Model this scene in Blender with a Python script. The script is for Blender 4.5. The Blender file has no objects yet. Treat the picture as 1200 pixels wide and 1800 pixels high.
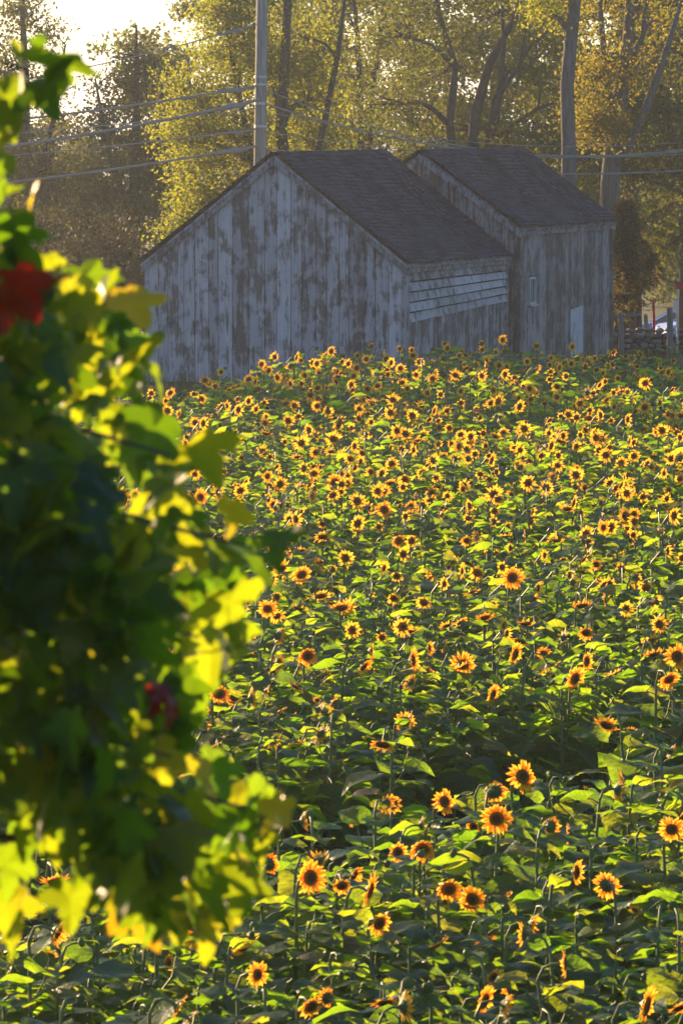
import bpy, math, random
import numpy as np
from mathutils import Vector, Matrix, Euler

# ------------------------------------------------------------------ camera, sky, sun, exposure
F = 9350.0                      # focal length in photo pixels (photo 1200 x 1800)
CAM_Z = 7.69
HORIZON = 190.0
PITCH = math.atan((900 - HORIZON) / F)
SUN_EL = math.radians(12.0)
SUN_AZ = math.radians(-37.0)    # left of the view axis, behind the scene
EXPOSURE = 1.86

sc = bpy.context.scene
col = sc.collection
cam = bpy.data.cameras.new('camera')
camo = bpy.data.objects.new('camera', cam)
col.objects.link(camo)
camo.location = (0, 0, CAM_Z)
camo.rotation_euler = (math.pi / 2 - PITCH, 0, 0)
cam.sensor_fit = 'HORIZONTAL'
cam.sensor_width = 24.0
cam.lens = F / 1200 * 24.0
cam.clip_start = 0.5
cam.clip_end = 9000
cam.dof.use_dof = True
cam.dof.focus_distance = 84.0
cam.dof.aperture_fstop = 9.0
sc.camera = camo

world = bpy.data.worlds.new('World')
sc.world = world
world.use_nodes = True
wn = world.node_tree
bg = wn.nodes['Background']
sky = wn.nodes.new('ShaderNodeTexSky')
sky.sky_type = 'NISHITA'
sky.sun_disc = False
sky.sun_elevation = SUN_EL
sky.sun_rotation = SUN_AZ
sky.altitude = 50
sky.air_density = 1.0
sky.dust_density = 0.6
sky.ozone_density = 4.0
wn.links.new(sky.outputs[0], bg.inputs[0])
bg.inputs[1].default_value = 0.074

S = Vector((math.sin(SUN_AZ) * math.cos(SUN_EL), math.cos(SUN_AZ) * math.cos(SUN_EL), math.sin(SUN_EL)))
sun = bpy.data.lights.new('sun', 'SUN')
sun.energy = 5.0
sun.angle = math.radians(0.6)
sun.color = (1.0, 0.68, 0.37)
suno = bpy.data.objects.new('sun', sun)
col.objects.link(suno)
suno.rotation_euler = (-S).to_track_quat('-Z', 'Y').to_euler()
suno.location = (-60, 80, 40)

sc.view_settings.view_transform = 'Standard'
sc.view_settings.look = 'None'
sc.view_settings.gamma = 1.0
sc.view_settings.use_curve_mapping = False
sc.view_settings.exposure = EXPOSURE
sc.render.engine = 'CYCLES'
cy = sc.cycles
cy.use_denoising = True
cy.max_bounces = 7
cy.diffuse_bounces = 3
cy.glossy_bounces = 2
cy.transmission_bounces = 5
cy.transparent_max_bounces = 4
cy.volume_bounces = 0
cy.caustics_reflective = False
cy.caustics_refractive = False

rng = np.random.default_rng(7)
random.seed(7)


# ------------------------------------------------------------------ helpers
def gz(x, y):
    """height of the ground"""
    if y < 33:
        return -0.0556 + (33 - max(y, -4.0)) * 0.186 if y > -40 else -0.0556 + 37 * 0.186
    if y < 125:
        return 0.0139 * (y - 37)
    if y < 150:
        return 1.223
    if y < 280:
        t = (y - 150) / 130
        return 1.223 - 5.75 * t
    return -4.527


def P(px, py, D):
    """world point seen at photo pixel (px, py) at distance D along y"""
    u, v = (px - 600) / F, (900 - py) / F
    dy = math.cos(PITCH) + v * math.sin(PITCH)
    dz = -math.sin(PITCH) + v * math.cos(PITCH)
    return Vector((u / dy * D, D, CAM_Z + dz / dy * D))


def px_of(p):
    dx, dy, dz = p[0], p[1], p[2] - CAM_Z
    c, s = math.cos(PITCH), math.sin(PITCH)
    zc = dy * c - dz * s
    yc = dy * s + dz * c
    return 600 + F * dx / zc, 900 - F * yc / zc


def mat(name):
    m = bpy.data.materials.new(name)
    m.use_nodes = True
    nt = m.node_tree
    return m, nt, nt.nodes['Principled BSDF'], nt.nodes['Material Output']


def N(nt, kind, **kw):
    n = nt.nodes.new(kind)
    for k, v in kw.items():
        setattr(n, k, v)
    return n


def ramp(nt, fac, stops):
    r = N(nt, 'ShaderNodeValToRGB')
    el = r.color_ramp.elements
    while len(el) > 1:
        el.remove(el[-1])
    el[0].position, el[0].color = stops[0][0], (*stops[0][1], 1)
    for p, c in stops[1:]:
        e = el.new(p)
        e.color = (*c, 1)
    if fac is not None:
        nt.links.new(fac, r.inputs[0])
    return r


def island_random(nt):
    g = N(nt, 'ShaderNodeNewGeometry')
    o = N(nt, 'ShaderNodeObjectInfo')
    a = N(nt, 'ShaderNodeMath', operation='ADD')
    nt.links.new(g.outputs['Random Per Island'], a.inputs[0])
    nt.links.new(o.outputs['Random'], a.inputs[1])
    fr = N(nt, 'ShaderNodeMath', operation='FRACT')
    nt.links.new(a.outputs[0], fr.inputs[0])
    return fr.outputs[0]


def leaf_mat(name, stops, tstops, trans=0.45, rough=0.45, spec=0.45, bump=0.0, bscale=40, veins=False):
    m, nt, bs, out = mat(name)
    r = island_random(nt)
    c1 = ramp(nt, r, stops)
    c2 = ramp(nt, r, tstops)
    nt.links.new(c1.outputs[0], bs.inputs['Base Color'])
    bs.inputs['Roughness'].default_value = rough
    bs.inputs['Specular IOR Level'].default_value = spec
    tr = N(nt, 'ShaderNodeBsdfTranslucent')
    nt.links.new(c2.outputs[0], tr.inputs['Color'])
    mx = N(nt, 'ShaderNodeMixShader')
    mx.inputs[0].default_value = trans
    nt.links.new(bs.outputs[0], mx.inputs[1])
    nt.links.new(tr.outputs[0], mx.inputs[2])
    nt.links.new(mx.outputs[0], out.inputs[0])
    if veins:
        tv = N(nt, 'ShaderNodeTexCoord')
        sx = N(nt, 'ShaderNodeSeparateXYZ'); nt.links.new(tv.outputs['Object'], sx.inputs[0])
        ab = N(nt, 'ShaderNodeMath', operation='ABSOLUTE'); nt.links.new(sx.outputs[1], ab.inputs[0])
        k1 = N(nt, 'ShaderNodeMath', operation='MULTIPLY'); k1.inputs[1].default_value = 0.8; nt.links.new(ab.outputs[0], k1.inputs[0])
        su = N(nt, 'ShaderNodeMath', operation='SUBTRACT'); nt.links.new(sx.outputs[0], su.inputs[0]); nt.links.new(k1.outputs[0], su.inputs[1])
        k2 = N(nt, 'ShaderNodeMath', operation='MULTIPLY'); k2.inputs[1].default_value = 42.0; nt.links.new(su.outputs[0], k2.inputs[0])
        si = N(nt, 'ShaderNodeMath', operation='SINE'); nt.links.new(k2.outputs[0], si.inputs[0])
        vr_ = ramp(nt, None, [(0.0, (1, 1, 1)), (0.80, (1, 1, 1)), (1.0, (0.45, 0.5, 0.5))])
        mr = N(nt, 'ShaderNodeMapRange'); mr.inputs[1].default_value = -1.0; nt.links.new(si.outputs[0], mr.inputs[0])
        nt.links.new(mr.outputs[0], vr_.inputs[0])
        mm = N(nt, 'ShaderNodeMix', data_type='RGBA', blend_type='MULTIPLY'); mm.inputs['Factor'].default_value = 0.45
        nt.links.new(c2.outputs[0], mm.inputs['A']); nt.links.new(vr_.outputs[0], mm.inputs['B'])
        nt.links.new(mm.outputs['Result'], tr.inputs['Color'])
    if bump:
        tc = N(nt, 'ShaderNodeTexCoord')
        no = N(nt, 'ShaderNodeTexNoise')
        no.inputs['Scale'].default_value = bscale
        nt.links.new(tc.outputs['Object'], no.inputs['Vector'])
        b = N(nt, 'ShaderNodeBump')
        b.inputs['Strength'].default_value = bump
        b.inputs['Distance'].default_value = 0.02
        nt.links.new(no.outputs[0], b.inputs['Height'])
        nt.links.new(b.outputs[0], bs.inputs['Normal'])
        nt.links.new(b.outputs[0], tr.inputs['Normal'])
    return m


def plain_mat(name, ca, cb=None, rough=0.7, scale=8.0, spec=0.3, metallic=0.0, stretch=(1, 1, 1), bump=0.0, per=0.0):
    m, nt, bs, out = mat(name)
    bs.inputs['Roughness'].default_value = rough
    bs.inputs['Specular IOR Level'].default_value = spec
    bs.inputs['Metallic'].default_value = metallic
    if cb is None:
        cb = tuple(c * 0.8 for c in ca)
    tc = N(nt, 'ShaderNodeTexCoord')
    mp = N(nt, 'ShaderNodeMapping')
    mp.inputs['Scale'].default_value = stretch
    nt.links.new(tc.outputs['Object'], mp.inputs[0])
    no = N(nt, 'ShaderNodeTexNoise')
    no.inputs['Scale'].default_value = scale
    no.inputs['Detail'].default_value = 6
    no.inputs['Roughness'].default_value = 0.65
    nt.links.new(mp.outputs[0], no.inputs['Vector'])
    src = no.outputs[0]
    if per:
        r = island_random(nt)
        ma = N(nt, 'ShaderNodeMath', operation='MULTIPLY_ADD')
        nt.links.new(r, ma.inputs[0])
        ma.inputs[1].default_value = per
        ma2 = N(nt, 'ShaderNodeMath', operation='SUBTRACT')
        nt.links.new(no.outputs[0], ma2.inputs[0])
        ma2.inputs[1].default_value = per / 2
        nt.links.new(ma2.outputs[0], ma.inputs[2])
        src = ma.outputs[0]
    cr = ramp(nt, src, [(0.3, ca), (0.7, cb)])
    nt.links.new(cr.outputs[0], bs.inputs['Base Color'])
    if bump:
        b = N(nt, 'ShaderNodeBump')
        b.inputs['Strength'].default_value = bump
        b.inputs['Distance'].default_value = 0.02
        nt.links.new(no.outputs[0], b.inputs['Height'])
        nt.links.new(b.outputs[0], bs.inputs['Normal'])
    return m


class MB:
    """collects verts / faces / material index, builds ONE mesh object"""
    def __init__(self):
        self.v, self.f, self.m = [], [], []

    def add(self, v, f, m=0):
        o = len(self.v)
        self.v.extend([tuple(p) for p in v])
        self.f.extend([tuple(i + o for i in q) for q in f])
        self.m.extend([m] * len(f))

    def box(self, a, b, m=0):
        (x0, y0, z0), (x1, y1, z1) = a, b
        self.hexa([(x0, y0, z0), (x1, y0, z0), (x1, y1, z0), (x0, y1, z0)],
                  [(x0, y0, z1), (x1, y0, z1), (x1, y1, z1), (x0, y1, z1)], m)

    def hexa(self, lo, hi, m=0):
        self.add(list(lo) + list(hi), [(3, 2, 1, 0), (4, 5, 6, 7), (0, 1, 5, 4), (1, 2, 6, 5), (2, 3, 7, 6), (3, 0, 4, 7)], m)

    def tube(self, pts, rad, n=6, m=0, cap=True):
        pts = [Vector(p) for p in pts]
        if not hasattr(rad, '__len__'):
            rad = [rad] * len(pts)
        vs, fs = [], []
        ref = Vector((0.31, 0.95, 0.05))
        for i, p in enumerate(pts):
            t = (pts[min(i + 1, len(pts) - 1)] - pts[max(i - 1, 0)]).normalized()
            a = t.cross(ref)
            if a.length < 0.05:
                a = t.cross(Vector((1, 0, 0)))
            a.normalize()
            b = t.cross(a)
            for k in range(n):
                an = 2 * math.pi * k / n
                vs.append(p + (a * math.cos(an) + b * math.sin(an)) * rad[i])
        for i in range(len(pts) - 1):
            for k in range(n):
                k2 = (k + 1) % n
                fs.append((i * n + k, i * n + k2, (i + 1) * n + k2, (i + 1) * n + k))
        if cap:
            fs.append(tuple(range(n - 1, -1, -1)))
            L = (len(pts) - 1) * n
            fs.append(tuple(L + k for k in range(n)))
        self.add(vs, fs, m)

    def mesh(self, name, mats, smooth=False):
        me = bpy.data.meshes.new(name)
        me.from_pydata(self.v, [], self.f)
        for x in mats:
            me.materials.append(x)
        if len(mats) > 1:
            me.polygons.foreach_set('material_index', self.m)
        if smooth:
            me.polygons.foreach_set('use_smooth', [True] * len(self.f))
        me.update()
        return me

    def build(self, name, mats, parent=None, smooth=False):
        if not isinstance(mats, (list, tuple)):
            mats = [mats]
        o = bpy.data.objects.new(name, self.mesh(name, mats, smooth))
        col.objects.link(o)
        o.parent = parent
        return o

    def arrays(self):
        return np.array(self.v, dtype=np.float64), self.f, self.m


def place(name, me, parent=None, M=None):
    o = bpy.data.objects.new(name, me)
    col.objects.link(o)
    o.parent = parent
    if M is not None:
        o.matrix_basis = M
    return o


def empty(name, loc, rz=0.0):
    o = bpy.data.objects.new(name, None)
    o.empty_display_size = 0.2
    col.objects.link(o)
    o.location = loc
    o.rotation_euler = (0, 0, rz)
    return o


def tag(o, label=None, cat=None, group=None, kind=None):
    if label:
        o['label'] = label
    if cat:
        o['category'] = cat
    if group:
        o['group'] = group
    if kind:
        o['kind'] = kind
    return o


class Soup:
    """numpy collector: many transformed copies of small templates joined into one mesh"""
    def __init__(self):
        self.V, self.loops, self.sizes, self.mi = [], [], [], []
        self.n = 0

    def add(self, tmpl, mats4, moff=0):
        v, f, m = tmpl
        mats4 = np.asarray(mats4)
        k, nv = len(mats4), len(v)
        if k == 0:
            return
        vv = np.einsum('kij,nj->kni', mats4[:, :3, :3], v) + mats4[:, None, :3, 3]
        self.V.append(vv.reshape(-1, 3))
        fl = np.array([i for q in f for i in q])
        sz = np.array([len(q) for q in f])
        offs = self.n + np.arange(k) * nv
        self.loops.append((fl[None, :] + offs[:, None]).ravel())
        self.sizes.append(np.tile(sz, k))
        self.mi.append(np.tile(np.array(m) + moff, k))
        self.n += k * nv

    def build(self, name, mats, parent=None, smooth=False):
        V = np.concatenate(self.V)
        L = np.concatenate(self.loops)
        Z = np.concatenate(self.sizes)
        M = np.concatenate(self.mi)
        me = bpy.data.meshes.new(name)
        me.vertices.add(len(V))
        me.vertices.foreach_set('co', V.astype(np.float32).ravel())
        me.loops.add(len(L))
        me.loops.foreach_set('vertex_index', L.astype(np.int32))
        me.polygons.add(len(Z))
        st = np.concatenate([[0], np.cumsum(Z)[:-1]])
        me.polygons.foreach_set('loop_start', st.astype(np.int32))
        for x in mats:
            me.materials.append(x)
        me.polygons.foreach_set('material_index', M.astype(np.int32))
        me.polygons.foreach_set('use_smooth', np.full(len(Z), smooth))
        me.update(calc_edges=True)
        o = bpy.data.objects.new(name, me)
        col.objects.link(o)
        o.parent = parent
        return o


def rand_mats(pos, scale, tilt=None, r=rng):
    """random full rotations at pos"""
    n = len(pos)
    q = r.normal(size=(n, 4))
    q /= np.linalg.norm(q, axis=1)[:, None]
    w, x, y, z = q.T
    R = np.empty((n, 3, 3))
    R[:, 0, 0] = 1 - 2 * (y * y + z * z); R[:, 0, 1] = 2 * (x * y - z * w); R[:, 0, 2] = 2 * (x * z + y * w)
    R[:, 1, 0] = 2 * (x * y + z * w); R[:, 1, 1] = 1 - 2 * (x * x + z * z); R[:, 1, 2] = 2 * (y * z - x * w)
    R[:, 2, 0] = 2 * (x * z - y * w); R[:, 2, 1] = 2 * (y * z + x * w); R[:, 2, 2] = 1 - 2 * (x * x + y * y)
    M = np.zeros((n, 4, 4))
    M[:, :3, :3] = R * np.asarray(scale).reshape(-1, 1, 1)
    M[:, :3, 3] = pos
    M[:, 3, 3] = 1
    return M


# ------------------------------------------------------------------ materials
M_soil = plain_mat('soil_and_grass', (0.035, 0.03, 0.012), (0.05, 0.075, 0.015), rough=0.95, scale=0.6, spec=0.1, bump=0.4)
M_sfleaf = leaf_mat('sunflower_leaf', [(0.0, (0.032, 0.078, 0.028)), (0.5, (0.045, 0.098, 0.036)), (0.93, (0.065, 0.10, 0.024)), (0.97, (0.20, 0.15, 0.03)), (1.0, (0.13, 0.075, 0.03))],
                    [(0.0, (0.20, 0.40, 0.010)), (0.6, (0.34, 0.52, 0.012)), (1.0, (0.52, 0.56, 0.02))], trans=0.62, rough=0.45, spec=0.36, bump=0.5, bscale=28)
M_sfleaf_near = leaf_mat('sunflower_leaf_near', [(0.0, (0.032, 0.078, 0.028)), (0.5, (0.045, 0.098, 0.036)), (0.93, (0.065, 0.10, 0.024)), (0.97, (0.20, 0.15, 0.03)), (1.0, (0.13, 0.075, 0.03))],
                    [(0.0, (0.20, 0.40, 0.010)), (0.6, (0.34, 0.52, 0.012)), (1.0, (0.52, 0.56, 0.02))], trans=0.62, rough=0.45, spec=0.36, bump=0.6, bscale=7, veins=True)
M_stem = plain_mat('stem_green', (0.11, 0.15, 0.05), (0.16, 0.20, 0.07), rough=0.6, scale=30, spec=0.25)
M_petal = leaf_mat('petal_yellow', [(0.0, (0.82, 0.42, 0.008)), (0.5, (0.86, 0.52, 0.012)), (1.0, (0.88, 0.58, 0.02))],
                   [(0.0, (0.92, 0.36, 0.025)), (1.0, (0.96, 0.50, 0.04))], trans=0.55, rough=0.6, spec=0.2)
M_disc = plain_mat('disc_brown', (0.07, 0.026, 0.009), (0.16, 0.06, 0.012), rough=0.9, scale=120, spec=0.1, bump=0.6)
M_discring = plain_mat('disc_florets', (0.22, 0.075, 0.008), (0.38, 0.14, 0.01), rough=0.9, scale=140, spec=0.1, bump=0.6)
M_sepal = leaf_mat('sepal_green', [(0.0, (0.05, 0.10, 0.02)), (1.0, (0.08, 0.14, 0.03))], [(0.0, (0.15, 0.28, 0.02)), (1.0, (0.25, 0.36, 0.03))], trans=0.3, rough=0.6)
M_maple = leaf_mat('maple_leaf_green', [(0.0, (0.020, 0.050, 0.010)), (0.7, (0.034, 0.074, 0.012)), (1.0, (0.06, 0.09, 0.01))],
                   [(0.0, (0.13, 0.28, 0.004)), (0.5, (0.26, 0.41, 0.006)), (1.0, (0.52, 0.50, 0.008))], trans=0.52, rough=0.5, spec=0.3)
M_maple_y = leaf_mat('maple_leaf_yellow', [(0.0, (0.35, 0.30, 0.01)), (1.0, (0.45, 0.30, 0.01))], [(0.0, (0.75, 0.60, 0.01)), (1.0, (0.80, 0.45, 0.01))], trans=0.5, rough=0.4)
M_maple_r = leaf_mat('maple_leaf_red', [(0.0, (0.12, 0.008, 0.004)), (1.0, (0.16, 0.012, 0.004))], [(0.0, (0.45, 0.02, 0.005)), (1.0, (0.5, 0.03, 0.005))], trans=0.4, rough=0.4)
M_bark = plain_mat('bark', (0.045, 0.036, 0.03), (0.10, 0.085, 0.07), rough=0.95, scale=5, stretch=(3, 3, 0.6), spec=0.1, bump=0.8)
M_bark_pale = plain_mat('bark_pale', (0.075, 0.065, 0.06), (0.17, 0.15, 0.14), rough=0.95, scale=4, stretch=(3, 3, 0.5), spec=0.1, bump=0.8)
M_pole = plain_mat('pole_wood', (0.12, 0.105, 0.09), (0.38, 0.35, 0.31), rough=0.9, scale=9, stretch=(4, 4, 0.12), spec=0.15, bump=0.5)
M_wire = plain_mat('cable_grey', (0.16, 0.15, 0.15), (0.24, 0.23, 0.22), rough=0.45, scale=3, spec=0.5)
M_metal = plain_mat('galvanised', (0.35, 0.35, 0.35), (0.45, 0.45, 0.44), rough=0.45, scale=10, metallic=0.8)


def tree_leaf(name, a, b, ta, tb, trans=0.5):
    return leaf_mat(name, [(0, a), (1, b)], [(0, ta), (1, tb)], trans=trans, rough=0.65, spec=0.15)


M_tl_gold = tree_leaf('tree_leaf_gold', (0.06, 0.075, 0.012), (0.12, 0.11, 0.015), (0.21, 0.28, 0.015), (0.46, 0.43, 0.02))
M_tl_olive = tree_leaf('tree_leaf_olive', (0.04, 0.05, 0.012), (0.07, 0.065, 0.015), (0.11, 0.15, 0.015), (0.22, 0.21, 0.015))
M_tl_dark = tree_leaf('tree_leaf_dark', (0.03, 0.045, 0.012), (0.06, 0.06, 0.015), (0.12, 0.15, 0.015), (0.22, 0.19, 0.02), 0.4)
M_tl_orange = tree_leaf('tree_leaf_orange', (0.08, 0.075, 0.01), (0.17, 0.11, 0.012), (0.18, 0.21, 0.015), (0.42, 0.31, 0.02))
M_shrub_shade = tree_leaf('shrub_leaf_shaded', (0.03, 0.032, 0.012), (0.05, 0.045, 0.018), (0.05, 0.05, 0.012), (0.08, 0.07, 0.015), 0.25)  # leaf colours and translucency lowered to stand in for shade on the thicket
M_needle = tree_leaf('cedar_needle', (0.018, 0.032, 0.012), (0.06, 0.05, 0.02), (0.05, 0.08, 0.01), (0.30, 0.18, 0.02), 0.35)


def wood_mat(name, bare_a, bare_b, paint, amount, pscale=1.0):
    """weathered boards: long grain, with peeling limewash in patches"""
    m, nt, bs, out = mat(name)
    tc = N(nt, 'ShaderNodeTexCoord')
    oi = N(nt, 'ShaderNodeObjectInfo')
    # grain, shifted per board
    cmb = N(nt, 'ShaderNodeCombineXYZ')
    mul = N(nt, 'ShaderNodeMath', operation='MULTIPLY'); mul.inputs[1].default_value = 37.0
    nt.links.new(oi.outputs['Random'], mul.inputs[0])
    for i in range(3):
        nt.links.new(mul.outputs[0], cmb.inputs[i])
    addv = N(nt, 'ShaderNodeVectorMath', operation='ADD')
    nt.links.new(tc.outputs['Object'], addv.inputs[0])
    nt.links.new(cmb.outputs[0], addv.inputs[1])
    mp = N(nt, 'ShaderNodeMapping'); mp.inputs['Scale'].default_value = (16, 16, 0.9)
    nt.links.new(addv.outputs[0], mp.inputs[0])
    gr = N(nt, 'ShaderNodeTexNoise'); gr.inputs['Scale'].default_value = 1.6; gr.inputs['Detail'].default_value = 8; gr.inputs['Roughness'].default_value = 0.7
    nt.links.new(mp.outputs[0], gr.inputs['Vector'])
    bare = ramp(nt, gr.outputs[0], [(0.30, bare_a), (0.70, bare_b)])
    # paint mask: board-sized patches crossing boards + per-board grain break-up
    mp2 = N(nt, 'ShaderNodeMapping'); mp2.inputs['Scale'].default_value = (2.3 * pscale, 2.3 * pscale, 1.8 * pscale)
    nt.links.new(tc.outputs['Object'], mp2.inputs[0])
    pn = N(nt, 'ShaderNodeTexNoise'); pn.inputs['Scale'].default_value = 1.0; pn.inputs['Detail'].default_value = 7; pn.inputs['Roughness'].default_value = 0.68; pn.inputs['Distortion'].default_value = 0.25
    nt.links.new(mp2.outputs[0], pn.inputs['Vector'])
    mp3 = N(nt, 'ShaderNodeMapping'); mp3.inputs['Scale'].default_value = (11, 11, 1.1)
    nt.links.new(addv.outputs[0], mp3.inputs[0])
    pg = N(nt, 'ShaderNodeTexNoise'); pg.inputs['Scale'].default_value = 1.0; pg.inputs['Detail'].default_value = 6; pg.inputs['Roughness'].default_value = 0.7
    nt.links.new(mp3.outputs[0], pg.inputs['Vector'])
    s1 = N(nt, 'ShaderNodeMath', operation='MULTIPLY_ADD'); s1.inputs[1].default_value = 0.8
    nt.links.new(pg.outputs[0], s1.inputs[0]); nt.links.new(pn.outputs[0], s1.inputs[2])
    s2 = N(nt, 'ShaderNodeMath', operation='MULTIPLY_ADD'); s2.inputs[1].default_value = 0.07
    nt.links.new(oi.outputs['Random'], s2.inputs[0]); nt.links.new(s1.outputs[0], s2.inputs[2])
    c = 0.935
    mask = ramp(nt, s2.outputs[0], [(c - amount - 0.05, (0, 0, 0)), (c - amount, (0.45, 0.45, 0.45)), (c - amount + 0.07, (1, 1, 1))])
    mixp = N(nt, 'ShaderNodeMix', data_type='RGBA')
    pcol = ramp(nt, gr.outputs[0], [(0.25, tuple(0.62 * x for x in paint)), (0.65, paint)])
    nt.links.new(mask.outputs[0], mixp.inputs['Factor'])
    nt.links.new(bare.outputs[0], mixp.inputs['A']); nt.links.new(pcol.outputs[0], mixp.inputs['B'])
    # board to board tone
    hv = N(nt, 'ShaderNodeHueSaturation')
    vr = N(nt, 'ShaderNodeMapRange'); vr.inputs[3].default_value = 0.74; vr.inputs[4].default_value = 1.16
    nt.links.new(oi.outputs['Random'], vr.inputs[0])
    nt.links.new(vr.outputs[0], hv.inputs['Value'])
    nt.links.new(mixp.outputs['Result'], hv.inputs['Color'])
    nt.links.new(hv.outputs[0], bs.inputs['Base Color'])
    bs.inputs['Roughness'].default_value = 0.88
    bs.inputs['Specular IOR Level'].default_value = 0.2
    b = N(nt, 'ShaderNodeBump'); b.inputs['Strength'].default_value = 0.7; b.inputs['Distance'].default_value = 0.012
    nt.links.new(s1.outputs[0], b.inputs['Height'])
    nt.links.new(b.outputs[0], bs.inputs['Normal'])
    return m


M_gable = wood_mat('limewashed_boards', (0.105, 0.080, 0.073), (0.215, 0.175, 0.168), (0.55, 0.455, 0.475), 0.035)
M_side = wood_mat('grey_boards', (0.090, 0.070, 0.062), (0.21, 0.175, 0.165), (0.40, 0.345, 0.345), -0.02)
M_brown = wood_mat('brown_grey_boards', (0.090, 0.064, 0.054), (0.21, 0.165, 0.15), (0.36, 0.29, 0.28), -0.01)
M_clap = wood_mat('painted_clapboards', (0.13, 0.11, 0.095), (0.25, 0.225, 0.20), (0.56, 0.48, 0.49), 0.09, 1.6)
M_trim = wood_mat('trim_boards', (0.09, 0.068, 0.062), (0.20, 0.165, 0.16), (0.38, 0.315, 0.33), 0.0, 2.0)
M_inner = plain_mat('dark_backing', (0.02, 0.017, 0.015), (0.03, 0.026, 0.022), rough=0.95)
M_shingle = plain_mat('asphalt_shingle', (0.010, 0.012, 0.021), (0.030, 0.035, 0.054), rough=0.85, scale=3.0, spec=0.25, per=0.6, bump=0.3)
M_glass = plain_mat('window_glass', (0.015, 0.016, 0.02), (0.03, 0.032, 0.04), rough=0.25, spec=0.4)
M_white = plain_mat('pale_paint', (0.36, 0.34, 0.33), (0.50, 0.48, 0.46), rough=0.7, scale=12)
M_stone = plain_mat('field_stone', (0.10, 0.085, 0.08), (0.26, 0.23, 0.215), rough=0.95, scale=5, per=0.5, bump=0.6)
M_post = plain_mat('weathered_post', (0.12, 0.10, 0.09), (0.26, 0.23, 0.20), rough=0.9, scale=6, stretch=(4, 4, 0.5), bump=0.5)
M_red = plain_mat('red_paint', (0.42, 0.015, 0.015), (0.52, 0.03, 0.025), rough=0.5, scale=5)
M_carblue = plain_mat('car_paint_blue', (0.045, 0.13, 0.42), (0.05, 0.15, 0.46), rough=0.22, scale=2, spec=0.6)
M_carpale = plain_mat('car_paint_pale', (0.36, 0.38, 0.58), (0.40, 0.42, 0.60), rough=0.22, scale=2, spec=0.6)
M_rubber = plain_mat('tyre_rubber', (0.015, 0.015, 0.016), (0.025, 0.025, 0.026), rough=0.9)
M_lamp = plain_mat('headlight_glass', (0.6, 0.6, 0.6), (0.7, 0.7, 0.7), rough=0.1, spec=0.8)
M_housewall = plain_mat('house_siding', (0.22, 0.30, 0.55), (0.26, 0.34, 0.58), rough=0.7, scale=3)
M_grass = leaf_mat('grass_blade', [(0, (0.04, 0.08, 0.015)), (1, (0.09, 0.10, 0.03))], [(0, (0.12, 0.2, 0.02)), (1, (0.28, 0.26, 0.04))], trans=0.35, rough=0.6)

# ------------------------------------------------------------------ ground
def build_ground():
    ys = [-400, -60, -20, -4, 0, 8, 16, 24, 30, 33, 36] + list(range(40, 126, 5)) + [135, 150, 165, 180, 200, 220, 240, 260, 280, 320, 400, 600, 1200, 3000]
    xs = [-2500, -600, -200, -80, -40, -25, -15, -10, -6, -3, 0, 3, 6, 10, 15, 25, 40, 80, 200, 600, 2500]
    v = [(x, y, gz(x, y) + (random.uniform(-.03, .03) if 33 < y < 280 and abs(x) < 60 else 0)) for y in ys for x in xs]
    n = len(xs)
    f = [(j * n + i, j * n + i + 1, (j + 1) * n + i + 1, (j + 1) * n + i) for j in range(len(ys) - 1) for i in range(n - 1)]
    b = MB(); b.add(v, f)
    tag(b.build('ground', M_soil, smooth=True), kind='structure')


build_ground()


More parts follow.
